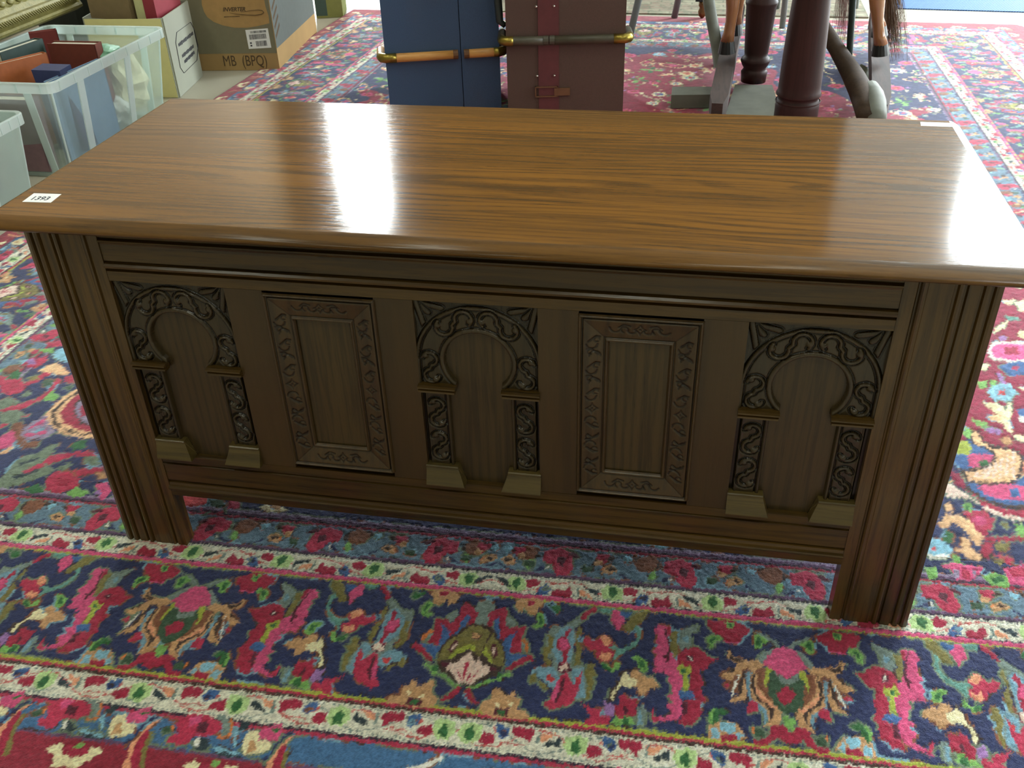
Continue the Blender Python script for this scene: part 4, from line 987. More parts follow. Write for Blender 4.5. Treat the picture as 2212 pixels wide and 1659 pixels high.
def tub(name, label, x0, x1, y0, y1, z0, z1, taper, mw, mr, ribs, rz=0):
    T = thing(name, label, 'storage box', ((x0 + x1) / 2, (y0 + y1) / 2, z0), rz); hx, hy, H = (x1 - x0) / 2, (y1 - y0) / 2, z1 - z0; rc = .03
    def ring(ix, z, r=rc):
        out = []
        for cx, cy, a0 in ((hx - ix - r, hy - ix - r, 0), (-hx + ix + r, hy - ix - r, 90), (-hx + ix + r, -hy + ix + r, 180), (hx - ix - r, -hy + ix + r, 270)):
            for k in range(5):
                a = math.radians(a0 + k * 22.5); out.append((cx + r * math.cos(a), cy + r * math.sin(a), z))
        return out
    def skin(nm, rings, m, closed_bottom=False, parent=T):
        bm = bmesh.new(); R_ = [[bm.verts.new(p) for p in r] for r in rings]; n = len(R_[0])
        for a, b in zip(R_, R_[1:]):
            for k in range(n): bm.faces.new([a[k], a[(k + 1) % n], b[(k + 1) % n], b[k]])
        if closed_bottom: bm.faces.new(R_[0])
        return obj(nm, bm, m, parent, smooth=False)
    skin('body', [ring(taper + .004, .0), ring(taper, .004), ring(.012, H - .03), ring(.010, H - .002)], mw, True)
    skin('rim', [ring(.010, H - .004), ring(.008, H), ring(.002, H + .001), ring(0, H - .002), ring(0, H - .030), ring(.003, H - .031)], mr)
    skin('foot_rim', [ring(taper - .001, .0), ring(taper - .002, .012), ring(taper + .003, .013)], mr)
    def rib(xa, ya, xb, yb, w, axis, out):
        # vertical stiffener from rim to foot on an outer wall
        bm = bmesh.new()
        if axis == 'x': addprism(bm, [(xa - w, ya, H - .03), (xa + w, ya, H - .03), (xb + w, yb, .01), (xb - w, yb, .01)], (0, out, 0))
        else: addprism(bm, [(xa, ya - w, H - .03), (xa, ya + w, H - .03), (xb, yb + w, .01), (xb, yb - w, .01)], (out, 0, 0))
        obj('rib', bm, mr, T)
    for f, w in ribs:
        rib(hx - .011, -hy + 2 * hy * f, hx - taper, (-hy + 2 * hy * f) * .93, w, 'y', .004); rib(-hx + .011, -hy + 2 * hy * f, -hx + taper, (-hy + 2 * hy * f) * .93, w, 'y', -.004)
    for f in (.2, .8): rib(-hx + 2 * hx * f, -hy + .011, (-hx + 2 * hx * f) * .93, -hy + taper, .012, 'x', -.004); rib(-hx + 2 * hx * f, hy - .011, (-hx + 2 * hx * f) * .93, hy - taper, .012, 'x', .004)
    for sx in (-1, 1):
        for sy in (-1, 1):
            bm = bmesh.new(); addtube(bm, [(sx * (hx - .021), sy * (hy - .021), H - .03), (sx * (hx - taper - .009), sy * (hy - taper - .009), .01)], .0035, 6); obj('corner_rib', bm, mr, T)
    RM = bpy.data.meshes.new('rim_rib'); RM.materials.append(mr); bm = bmesh.new(); addbox(bm, -.003, .003, -.001, .001, -.013, .013); bm.to_mesh(RM); bm.free()
    def rr(x, y, rot):
        o = bpy.data.objects.new('rim_rib', RM); COL.objects.link(o); o.parent = T; o.location = (x, y, H - .015); o.rotation_euler = (0, 0, rot)
    for k in range(9):
        y = -hy + .04 + (2 * hy - .08) * k / 8
        for sx in (-1, 1): rr(sx * (hx + .001), y, math.pi / 2)
    for k in range(6):
        x = -hx + .04 + (2 * hx - .08) * k / 5
        for sy in (-1, 1): rr(x, sy * (hy + .001), 0)
    return T
CT = tub('storage_crate', 'large clear plastic storage crate full of books behind the left end of the chest', -2.03, -1.567, 1.44, 2.125, .001, .300, .045, M_clear, M_rim, ((.22, .016), (.62, .016)))
M_navyclip = plain('blue_plastic', (34, 40, 96), .4)
bm = bmesh.new(); addlathe(bm, [(.010, 0), (.007, .004), (.006, .035), (.012, .045), (.013, .052), (.004, .054)], (0, 0, 0), 12)
oc = obj('handle_clip', bm, M_navyclip, CT); oc.location = (-.10, -.232, .165) if False else (-.075, -.345, .215); oc['label'] = 'dark blue plastic clip'
tub('storage_tub', 'small frosted plastic tub cut by the left edge of the picture, beside the crate', -1.95, -1.603, .95, 1.350, .001, .250, .030, M_frost, M_rim, ((.5, .012),))
def slab(name, label, cat, A, B, z0, th, m, group=None, cover=None, lean=(0, 0)):
    """upright book: top edge A-B (world points), down to z0, thickness th away from the viewer"""
    A, B = Vector(A), Vector(B); d = (B - A); d.z = 0; n = Vector((-d.y, d.x, 0)).normalized() * th
    if n.y < 0: n = -n
    T = thing(name, label, cat, (A.x, A.y, z0), 0, group); o = Vector((A.x, A.y, z0)); L = Vector((lean[0], lean[1], 0))
    a0, b0 = Vector((A.x, A.y, z0)) - L - o, Vector((B.x, B.y, z0)) - L - o; a1, b1 = A - o, B - o
    c = .003
    for nm, s0, s1, mm in (('front_cover', 0, c, m), ('back_cover', 1 - c / th, 1, m)):
        bm = bmesh.new(); f0, f1 = (0, c / th) if nm == 'front_cover' else (1 - c / th, 1)
        addprism(bm, [a0 + n * f0, b0 + n * f0, b1 + n * f0, a1 + n * f0], n * (f1 - f0)); obj(nm, bm, mm, T)
    ins = (B - A).normalized() * .004; e = Vector((0, 0, .004))
    bm = bmesh.new(); addprism(bm, [a0 + ins + e + n * .12, b0 - ins + e + n * .12, b1 - ins - e + n * .12, a1 + ins - e + n * .12], n * .76); obj('pages', bm, M_pages, T)
    bm = bmesh.new(); addprism(bm, [b0 - ins * .6, b0, b1, b1 - ins * .6], n); obj('spine', bm, m, T)
    return T
M_pages = plain('page_edges', (205, 200, 182), .8, scale=300)
BK = 'albums and books standing in the clear crate'
mk = lambda n, c, r=.5: plain(n, c, r, var=.10, scale=60, bmp=.15)
slab('album', 'dark green album with pale page edges, in the clear crate behind the tan book', 'book', atz(0, 114, .315) , atz(92, 83, .315), .02, .035, mk('green_cloth', (46, 66, 62)))
slab('book', 'orange tan leather book at the front left of the clear crate', 'book', atz(-10, 141, .300), atz(101, 114, .300), .02, .028, mk('tan_leather', (168, 92, 48)))
slab('album', 'reddish brown album standing crosswise in the clear crate, nearest its right wall', 'book', atz(101, 94, .305), atz(204, 96, .305), .02, .04, mk('red_leather', (118, 58, 46)))
slab('album', 'maroon album at the back of the clear crate, behind the green one', 'book', atz(62, 72, .315), atz(122, 64, .315), .02, .025, mk('maroon_leather', (112, 44, 40)))
def slipcase():
    z = .285; A, B = atz(67, 151, z), atz(92, 137, z); C_ = atz(152, 139, z); D_ = A + (C_ - B); o = Vector((B.x, B.y, .04)); off = Vector((.03, -.015, 0))
    T = thing('boxed_book', 'navy book with a gold edged black spine at the front of the clear crate', 'book', o)
    top = [A - o, B - o, C_ - o, D_ - o]; bot = [Vector((p.x, p.y, 0)) + off for p in top]; bm = bmesh.new(); t = [bm.verts.new(p) for p in top]; q = [bm.verts.new(p) for p in bot]
    bm.faces.new(t); bm.faces.new(q[::-1])
    for i in range(4): bm.faces.new([q[i], q[(i + 1) % 4], t[(i + 1) % 4], t[i]])
    obj('cover', bm, mk('navy_cloth', (48, 56, 100)), T, bevel=.0015)
    n = (top[1] - top[0]).cross(Vector((0, 0, 1))).normalized(); n = n if n.y < 0 else -n
    def fp(f, g, e): return (top[0] + (top[1] - top[0]) * f) * (1 - g) + (bot[0] + (bot[1] - bot[0]) * f) * g + n * e
    sp = prism('spine_panel', [fp(.04, .01, .0006), fp(.96, .01, .0006), fp(.96, .97, .0006), fp(.04, .97, .0006)], n * .0006, mk('black_cloth', (40, 46, 46)), T)
    g_ = plain('gold_tooling', (206, 196, 140), .35, metal=.3)
    for f0, f1, g0, g1 in ((.10, .18, .03, .95), (.84, .92, .03, .95), (.10, .92, .03, .045), (.10, .92, .935, .95)): prism('gold_line', [fp(f0, g0, .0014), fp(f1, g0, .0014), fp(f1, g1, .0014), fp(f0, g1, .0014)], n * .0003, g_, T)
    prism('gold_title', [fp(.32, .07, .0014), fp(.72, .07, .0014), fp(.72, .11, .0014), fp(.32, .11, .0014)], n * .0003, g_, T)
slipcase()
slab('folder', 'pale blue folder seen through the right wall of the clear crate', 'folder', (-1.66, 1.56, .27), (-1.625, 1.80, .275), .02, .02, mk('blue_card', (112, 142, 176)))
slab('box_file', 'mauve brown box file seen through the front of the clear crate', 'box file', (-1.90, 1.475, .24), (-1.68, 1.472, .24), .02, .05, mk('mauve_card', (128, 98, 104)))
def soft(name, label, cat, c, r, m, seed, sq=(1, 1, 1)):
    R_ = random.Random(seed); bm = bmesh.new(); bmesh.ops.create_icosphere(bm, subdivisions=3, radius=1)
    ph = [R_.uniform(0, 6) for _ in range(6)]
    for v in bm.verts:
        k = 1 + .16 * math.sin(v.co.x * 4 + ph[0]) * math.sin(v.co.y * 5 + ph[1]) + .10 * math.sin(v.co.z * 9 + ph[2] + v.co.x * 6)
        v.co = Vector((v.co.x * r * sq[0] * k, v.co.y * r * sq[1] * k, v.co.z * r * sq[2] * k))
    o = obj(name, bm, m, smooth=False); o.location = c; return tagp(o, label, cat)
soft('paper_wrap', 'crumpled cream paper in the back right corner of the clear crate', 'paper', (-1.70, 1.985, .15), .10, plain('cream_paper', (232, 228, 196), .8), 3, (.8, .8, 1.1))
soft('green_bag', 'folded pale green bag lying on the cream paper in the clear crate', 'bag', (-1.70, 1.93, .262), .055, plain('green_film', (120, 170, 140), .5), 5, (1, 1.2, .35))
soft('white_cloth', 'white cloth at the bottom of the clear crate beside the blue folder', 'cloth', (-1.68, 1.885, .07), .06, plain('white_cotton', (220, 222, 218), .9), 8, (.9, .8, .9))
soft('dark_cloth', 'dark purple cloth filling the small frosted tub', 'cloth', (-1.77, 1.15, .115), .125, plain('purple_cloth', (62, 56, 78), .9), 9, (1, 1.1, .8))

# gilt picture frame resting on the crate rim
def gilt():
    m, nt, b = newmat('old_gilt'); f = noise(nt, mapped(nt, (1, 1, 1)), 45, 4)
    nt.links.new(mixc(nt, f, lin((84, 80, 38)), lin((150, 140, 82))), b.inputs['Base Color']); b.inputs['Metallic'].default_value = .25; b.inputs['Roughness'].default_value = .55
    bump(nt, b, noise(nt, mapped(nt, (1, 1, 1)), 120, 4), .5, .002)
    T = thing('picture_frame', 'ornate gilt picture frame leaning over the far side of the clear crate', 'picture frame', (0, 0, 0))
    p0, p1 = atz(-120, 140, .3045), atz(170, 26, .3045); p0 = Vector((-2.045, p0.y, .3045)); p1 = Vector((-2.045, p1.y, .3045))
    p0 = Vector((-2.035, 1.30, .3045)); p1 = Vector((-2.035, 2.345, .3045))
    L = (p1 - p0).length; Hh = .62; ax = (p1 - p0).normalized(); up = Vector((-.45, 0, .89)).normalized(); nn = ax.cross(up); nn = nn if nn.x > 0 else -nn
    M4 = Matrix.Translation(p0) @ Matrix((ax, up, nn)).transposed().to_4x4(); T.matrix_world = M4
    prof = [(0, 0), (.0, .030), (.006, .036), (.014, .036), (.020, .030), (.026, .040), (.040, .044), (.050, .038), (.058, .028), (.085, .016), (.105, .014), (.115, .020), (.122, .020), (.126, .010), (.13, .004), (.13, 0)]
    for a, bb, axu, inw in (((0, 0), (L, 0), (1, 0), (0, 1)), ((L, 0), (L, Hh), (0, 1), (-1, 0)), ((L, Hh), (0, Hh), (-1, 0), (0, -1)), ((0, Hh), (0, 0), (0, -1), (1, 0))):
        bm = bmesh.new(); A_, B_ = [], []
        for o_, h in prof:
            A_.append(bm.verts.new((a[0] + axu[0] * o_ + inw[0] * o_, a[1] + axu[1] * o_ + inw[1] * o_, h))); B_.append(bm.verts.new((bb[0] - axu[0] * o_ + inw[0] * o_, bb[1] - axu[1] * o_ + inw[1] * o_, h)))
        n = len(prof)
        for i in range(n): bm.faces.new([A_[i], A_[(i + 1) % n], B_[(i + 1) % n], B_[i]])
        bm.faces.new(A_[::-1]); bm.faces.new(B_); obj('moulding', bm, m, T)
    def bead(nm, sub, sc, pos):
        me = bpy.data.meshes.new(nm); bm = bmesh.new(); bmesh.ops.create_icosphere(bm, subdivisions=sub, radius=1, matrix=sc); bm.to_mesh(me); bm.free(); me.materials.append(m)
        me.polygons.foreach_set('use_smooth', [True] * len(me.polygons))
        for p in pos: o = bpy.data.objects.new(nm, me); COL.objects.link(o); o.parent = T; o.location = p
    bead('leaf_ornament', 1, Matrix.Rotation(.7, 4, 'Z') @ Matrix.Diagonal((.0035, .012, .0045, 1)), [(.02 + .0125 * k, .033, .043) for k in range(int((L - .04) / .0125))])
    bead('boss', 2, Matrix.Diagonal((.016, .010, .006, 1)), [(.05 + .045 * k, .095, .018) for k in range(int((L - .1) / .045))])
    box('backing', .12, L - .12, .12, Hh - .12, .001, .004, plain('canvas_brown', (96, 84, 56), .8), T)
gilt()

M_card = plain('brown_cardboard', (168, 136, 88), .8, var=.05, scale=14)
M_cardw = plain('white_cardboard', (162, 164, 148), .75, var=.04, scale=9)
M_cardc = plain('cream_tape', (226, 216, 150), .5, var=.03)
M_gprint = plain('grey_print', (124, 118, 94), .75, var=.05)
M_bprint = plain('blue_grey_print', (96, 102, 98), .75, var=.05)
M_brown_ink = plain('brown_ink', (84, 66, 44), .8)
def carton():
    # open white carton
    T = thing('white_carton', 'open white cardboard carton with a black printed label on its side, behind the crate', 'box', (-1.675, 2.297, .001), 0)
    u = Vector((-.305, -.012, 0)); w = Vector((-.045, .285, 0)); H = .288; t = .005
    def wall(nm, a, b, m, bow=0):
        bm = bmesh.new(); n = 8; d = (b - a); nrm = Vector((-d.y, d.x, 0)).normalized() * t
        for i in range(n):
            q = [a + d * (i / n), a + d * ((i + 1) / n)]; zz = [H - bow * math.sin(math.pi * i / n), H - bow * math.sin(math.pi * (i + 1) / n)]
            addprism(bm, [q[0], q[1], q[1] + Vector((0, 0, zz[1])), q[0] + Vector((0, 0, zz[0]))], nrm)
        return obj(nm, bm, m, T)
    O = Vector((0, 0, 0)); near = wall('near_wall', O, u, M_cardw, .006); wall('side_wall', w, O, M_cardw); wall('far_wall', u + w, w, M_cardw); wall('left_wall', u, u + w, M_cardw)
    tape = prism('cream_panel', [Vector((-.002, -.0056, .001)), u + Vector((.004, -.0056, .001)), u + Vector((.004, -.0056, H - .004)), Vector((-.002, -.0056, H - .002))], (0, -.0012, 0), M_cardc, T)
    tape['label'] = 'cream coloured front face'
    mesh_obj('base', [O + Vector((0, 0, .002)), u + Vector((0, 0, .002)), u + w + Vector((0, 0, .002)), w + Vector((0, 0, .002))], [(0, 1, 2, 3)], M_cardw, T)
    # printed outline and words on the side wall, faced along +x
    s = w.normalized(); base = Vector((s.y, -s.x, 0)) * (t + .0006)
    def loc(u_, v_):
        # photo position -> side wall plane
        d = CR.T @ np.array([(u_ - CX) / FPX, -(v_ - CY) / FPX, 1.0]); nrm = np.array([s.y, -s.x, 0]); p0 = np.array(T.location)
        tt = nrm @ (p0 + nrm * t - CAM) / (nrm @ d); return Vector(CAM + tt * d - p0) + Vector(nrm) * .0004
    P = [loc(*q) for q in ((381, 70), (411, 48), (418, 62), (427, 98), (425, 130), (397, 158), (389, 146), (379, 92))]
    bm = bmesh.new()
    for a, b in zip(P, P[1:] + P[:1]): addtube(bm, [a, b], .0022, 4, flat=.25)
    for (a, b, wd) in (((385, 98), (417, 71), .006), ((393, 122), (418, 99), .006), ((398, 134), (420, 112), .006)):
        A, B = loc(*a), loc(*b); n = 11
        for i in range(n):
            f0, f1 = (i + .12) / n, (i + .88) / n; q0, q1 = A.lerp(B, f0), A.lerp(B, f1); hh = Vector((0, 0, wd * (.85 + .3 * ((i * 7) % 3) / 2)))
            addprism(bm, [q0 - hh, q1 - hh, q1 + hh, q0 + hh], (.0004, 0, 0))
    o = obj('printed_label', bm, M_brown_ink, T); o.data.materials[0] = M_ink
    # things inside it
    def inside(nm, lab, cat, fu, fw, du, dw, z0, z1, m, rz=.0):
        c = Vector((-1.675, 2.297, 0)) + u * fu + w * fw; t2 = thing(nm, lab, cat, (c.x, c.y, z0), rz)
        box('body', -du / 2, du / 2, -dw / 2, dw / 2, 0, z1 - z0, m, t2, bevel=.002); return t2
    b1 = inside('inner_box', 'plain tan cardboard box standing inside the white carton', 'box', .66, .52, .165, .20, .006, .40, plain('tan_card', (134, 114, 82), .8))
    b2 = inside('cream_book', 'cream book standing upright inside the white carton beside the tan box', 'book', .30, .50, .035, .16, .006, .35, plain('cream_cover', (206, 204, 150), .7))
    b3 = inside('crimson_folder', 'crimson folder standing in the right side of the white carton', 'folder', .15, .52, .045, .19, .006, .35, plain('crimson_cover', (150, 50, 62), .6))
    box('lid_flap', -.0825, .0825, -.1, .1, .394, .397, M_card, b1); box('pages', -.012, .012, -.076, .076, .340, .3445, M_pages, b2); box('pages', -.016, .016, -.088, .088, .342, .3455, M_pages, b3)
carton()
def inverter():
    # big brown carton with print; near right floor corner measured, turned about 10 degrees
    ang = math.radians(6.5); T = thing('brown_carton', 'brown cardboard carton printed INVERTER with a white barcode label, on the floor left', 'box', (-1.428, 2.690, .001), ang)
    Lx, Ly, H = .40, .63, .46
    box('body', -Lx, 0, 0, Ly, 0, H, M_card, T, bevel=.003)
    for sx in (0, 1): box('top_flap', -Lx if sx == 0 else -Lx / 2 + .002, -Lx / 2 - .002 if sx == 0 else 0, .002, Ly - .002, H, H + .004, M_card, T)
    box('packing_tape', -Lx / 2 - .03, -Lx / 2 + .03, -.0006, Ly + .0006, H + .004, H + .0045, plain('packing_tape', (176, 150, 104), .25), T)
    e = .0007; ca, sa = math.cos(ang), math.sin(ang)
    def onf(u_, v_, face=0):
        d = CR.T @ np.array([(u_ - CX) / FPX, -(v_ - CY) / FPX, 1.0]); nrm = np.array([sa, -ca, 0]) if face == 0 else np.array([ca, sa, 0]); p0 = np.array(T.location)
        tt = nrm @ (p0 - CAM) / (nrm @ d); q = CAM + tt * d - p0; x, y = q[0] * ca + q[1] * sa, -q[0] * sa + q[1] * ca
        return Vector((x, -e, q[2])) if face == 0 else Vector((e, y, q[2]))
    c7 = lambda x, y: (400 + x / 5.821, y / 5.821)
    clampf = lambda q: Vector((min(-.002, max(-Lx + .002, q.x)), q.y, min(H - .002, max(.002, q.z))))
    # grey printed ground on the front with the tan oval above and tan strip below
    z0 = onf(*c7(700, 672)).z
    g = prism('grey_print', [(-Lx + .002, -e, z0), (-.002, -e, z0), (-.002, -e, H - .003), (-Lx + .002, -e, H - .003)], (0, -.0002, 0), M_gprint, T)
    oval = [clampf(onf(*c7(*q))) for q in ((280, 215), (360, 275), (480, 320), (620, 348), (780, 348), (900, 330), (1060, 292), (1050, 200), (1010, 80), (985, -60), (960, -200), (200, -200), (210, 60), (240, 150))]
    prism('tan_oval', [q + Vector((0, -.0004, 0)) for q in oval], (0, -.0002, 0), plain('orange_card', (176, 140, 88), .8), T)
    box('side_print', e, e + .0003, .002, Ly - .002, .085, H - .003, M_bprint, T)
    mt = lambda q: Matrix.Translation(q) @ Matrix.Rotation(math.radians(90), 4, 'X')
    t0 = onf(*c7(475, 142)); o = text_mesh('lettering', 'INVERTER', .021, M_brown_ink, T, mt(t0 + Vector((0, -.0008, 0))), shear=.35, sx=1.0, off=.0007)
    wd = max(v.co.x for v in o.data.vertices) - min(v.co.x for v in o.data.vertices); tw = onf(*c7(760, 130)).x - t0.x
    for v in o.data.vertices: v.co.x = t0.x + (v.co.x - t0.x) * tw / wd
    bm = bmesh.new(); pts = [onf(*c7(*q)) + Vector((0, -.0010, 0)) for q in ((560, 160), (640, 175), (760, 185), (880, 190), (960, 178), (992, 155), (970, 130), (920, 122), (840, 130), (760, 142), (700, 152))]
    addtube(bm, pts, [.001, .0018, .003, .0036, .0038, .0044, .0036, .0026, .002, .0016, .001], 6, flat=.3)
    a, b = onf(*c7(490, 212)), onf(*c7(690, 204))
    for i in range(14): p = a.lerp(b, i / 14); q = a.lerp(b, (i + .7) / 14); addprism(bm, [p + Vector((0, -.0009, -.0016)), q + Vector((0, -.0009, -.0016)), q + Vector((0, -.0009, .0016)), p + Vector((0, -.0009, .0016))], (0, -.0003, 0))
    obj('swoosh_print', bm, M_brown_ink, T)
    t1 = onf(*c7(485, 830)); o = text_mesh('lettering', 'MB  (BPQ)', .052, M_brown_ink, T, mt(t1 + Vector((0, -.0003, 0))), sx=1.0)
    wd = max(v.co.x for v in o.data.vertices) - min(v.co.x for v in o.data.vertices); tw = onf(*c7(1025, 810)).x - t1.x; h0 = max(v.co.z for v in o.data.vertices) - t1.z; th = (onf(*c7(740, 695)).z - t1.z) / h0
    for v in o.data.vertices: v.co.x = t1.x + (v.co.x - t1.x) * tw / wd; v.co.z = t1.z + (v.co.z - t1.z) * th
    lab = [onf(*c7(*q)) + Vector((0, -.0006, 0)) for q in ((803, 614), (1085, 598), (1040, 354), (757, 376))]
    L_ = prism('barcode_label', lab, (0, -.0004, 0), M_paper, T); L_['label'] = 'white barcode label'
    bm = bmesh.new(); R_ = random.Random(4); A, B, C_ = lab[3], lab[2], lab[0]
    def lp(f, g): return A + (B - A) * f + (C_ - A) * g + Vector((0, -.0006, 0))
    for (f0, f1, g0, g1, n) in ((.20, .92, .08, .20, 26), (.12, .88, .26, .52, 34), (.36, .86, .62, .90, 22), (.10, .18, .66, .74, 1), (.10, .18, .80, .88, 1)):
        for i in range(n):
            a_ = f0 + (f1 - f0) * i / n; b_ = a_ + (f1 - f0) / n * R_.uniform(.3, .7) if n > 1 else f1
            addprism(bm, [lp(a_, g1), lp(b_, g1), lp(b_, g0), lp(a_, g0)], (0, -.0002, 0))
    obj('barcode_print', bm, M_ink, L_)
    # slanted hazard strokes and a ring on the side
    bm = bmesh.new()
    for k in range(4):
        y = .03 + .0 * k; z = .12 + .035 * k; addprism(bm, [(e + .0004, .015, z), (e + .0004, .085, z + .035), (e + .0004, .085, z + .048), (e + .0004, .015, z + .013)], (.0003, 0, 0))
    addtube(bm, [(e + .0006, .52 + .03 * math.cos(a * .5236), .34 + .055 * math.sin(a * .5236)) for a in range(13)], .0025, 4, flat=.3, cap=False)
    obj('side_marks', bm, M_brown_ink, T)
inverter()
def green_box():
    T = thing('green_carton', 'small olive green printed carton beyond the brown one, at the rug corner', 'box', (-1.475, 3.62, .001), math.radians(14))
    mg = plain('olive_card', (122, 128, 74), .8); box('body', -.13, 0, 0, .2, 0, .34, mg, T, bevel=.003)
    box('side_print', -.129, -.075, -.0008, 0, .01, .33, plain('teal_card', (58, 80, 78), .8), T)
    bm = bmesh.new()
    for x0, x1, z0, z1 in ((-.068, -.040, .150, .155), (-.068, -.040, .21, .215), (-.068, -.063, .150, .215), (-.045, -.040, .150, .215)): addbox(bm, x0, x1, -.0012, 0, z0, z1)
    obj('printed_square', bm, M_ink, T)
    T = thing('dark_bin', 'dark green black plastic bin in the shadow between gilt frame and white carton', 'bin', (-2.20, 2.55, .001), 0)
    bm = bmesh.new(); addlathe(bm, [(.12, 0), (.15, .42), (.158, .42), (.158, .44), (.146, .44), (.118, .012)], (0, 0, 0), 28, caps=False); obj('body', bm, plain('bin_plastic', (48, 52, 48), .45), T, smooth=False)
    bm = bmesh.new(); addlathe(bm, [(.156, .425), (.166, .43), (.166, .45), (.156, .452)], (0, 0, 0), 28, caps=False); obj('rim', bm, plain('bin_rim', (40, 46, 44), .4), T)
green_box()

# ---------------------------------------------------------------- trunks standing on end
M_brass = plain('aged_brass', (150, 132, 62), .3, metal=.9, var=.2, scale=60)
def trunk(name, label, A, ang, W, D, H, zs, body, slat, seam, slatg, blue):
    T = thing(name, label, 'trunk', (A[0], A[1], .0075), ang)
    cl, nt, b = newmat(name + '_cloth'); f = noise(nt, mapped(nt, (1, 1, 1)), 350, 2); g = noise(nt, mapped(nt, (1, 1, 1)), 6, 4)
    c = mixc(nt, f, tuple(x * .75 for x in lin(body)), tuple(x * 1.2 for x in lin(body))); c = mixc(nt, mth(nt, 'MULTIPLY', ramp(nt, g, .5, .8), .15), c, lin((90, 84, 76)))
    nt.links.new(c, b.inputs['Base Color']); b.inputs['Roughness'].default_value = .6; bump(nt, b, f, .25, .0008)
    s = seam * W
    box('base_shell', 0, s - .0012, 0, D, 0, H, cl, T, bevel=.012, seg=3); box('lid_shell', s + .0012, W, -.001, D, 0, H, cl, T, bevel=.012, seg=3)
    box('lining', .02, W - .02, .02, D - .02, .02, H - .02, M_dark, T)
    for i, z in enumerate(zs):
        for x0, x1, nm in ((-.014, s - slatg, 'slat'), (s + slatg, W + .014, 'slat')):
            bm = bmesh.new(); y = -.008; pts = []
            if x0 < 0: pts = [(x0, .10, z), (x0, .02, z), (x0 + .004, .002, z), (x0 + .018, y, z), (x1, y, z)]
            else: pts = [(x0, y, z), (x1 - .018, y, z), (x1 - .004, .002, z), (x1, .02, z), (x1, .10, z)]
            addtube(bm, pts, .0142, 12); o = obj(nm, bm, slat, T, smooth=True)
            # brass cap over the bend
            c0 = pts[1:4]; bm = bmesh.new(); q = [pts[1], pts[2], pts[3], tuple(Vector(pts[3]).lerp(Vector(pts[4]), .14))] if x0 < 0 else [tuple(Vector(pts[1]).lerp(Vector(pts[0]), .14)), pts[1], pts[2], pts[3]]
            addtube(bm, q, .0154, 12); obj('brass_cap', bm, M_brass, o, smooth=True)
            xe = x1 if x0 < 0 else x0; sg = -1 if x0 < 0 else 1
            bm = bmesh.new(); addtube(bm, [(xe, y, z), (xe + sg * .016, y, z)], .0149, 12); obj('end_cap', bm, plain('rusty_clip', (104, 70, 40) if blue else (70, 66, 54), .5), o)
    return T, s
def studs(nm, r, pos, m, T):
    me = bpy.data.meshes.new(nm); bm = bmesh.new(); bmesh.ops.create_icosphere(bm, subdivisions=2, radius=r); bm.to_mesh(me); bm.free(); me.materials.append(m)
    for p in pos: o = bpy.data.objects.new(nm, me); COL.objects.link(o); o.parent = T; o.location = p
def trunks():
    sl1 = wood('beech_slat', (226, 172, 100), (204, 148, 78), (150, 98, 50), 'X', rough=.35, seed=2)
    sl2 = plain('dark_slat', (70, 66, 52), .4, var=.15)
    a = at(826, 100, 2.0); T, s = trunk('blue_trunk', 'navy blue cloth trunk standing on end with a pale bentwood slat, behind the chest', (-.745, 2.0), math.radians(17), .372, .52, .90, (.235, .66), (56, 82, 116), sl1, .66, .010, True)
    bm = bmesh.new(); addbox(bm, .10, .19, -.010, -.001, .435, .475); addbox(bm, .115, .175, -.016, -.010, .445, .468); obj('lock', bm, M_brass, T, bevel=.002)
    studs('nail', .0035, [(x, -.0012, .028) for x in (.05, .13, .21, .29, .35)], M_brass, T)
    T, s = trunk('maroon_trunk', 'dark maroon trunk standing on end with dark slat, right of the blue one', (-.345, 2.0), math.radians(9.5), .372, .52, .90, (.295, .68), (82, 62, 54), sl2, .36, .0012, False)
    mr = plain('red_strap', (92, 46, 48), .5, var=.12)
    box('centre_strap', .100, .165, -.0035, 0, .01, .89, mr, T, bevel=.001)
    studs('rivet', .0042, [(x, -.0035, z) for x in (.095, .150) for z in (.185, .395, .455, .60, .80)], plain('steel_rivet', (190, 186, 176), .25, metal=.9), T)
    bm = bmesh.new()
    for q in ((.088, .092, .118, .152), (.158, .162, .118, .152), (.088, .162, .118, .122), (.088, .162, .148, .152)): addbox(bm, q[0], q[1], -.008, -.0005, q[2], q[3])
    addbox(bm, .150, .200, -.007, -.0005, .122, .146); o = obj('hasp', bm, plain('worn_hasp', (120, 96, 70), .35, metal=.7), T, bevel=.001)
    bm = bmesh.new(); addtube(bm, [(-.004, .05, .33), (-.020, .06, .34), (-.024, .06, .42), (-.020, .06, .50), (-.004, .05, .51)], [.009, .012, .013, .012, .009], 8); obj('side_handle', bm, plain('black_leather', (40, 48, 46), .4), T, smooth=True)
    bm = bmesh.new(); addbox(bm, -.006, .06, -.005, .001, .0, .012); obj('corner_plate', bm, M_brass, T); box('corner_plate', .31, .378, -.005, .001, 0, .012, M_brass, T)
trunks()

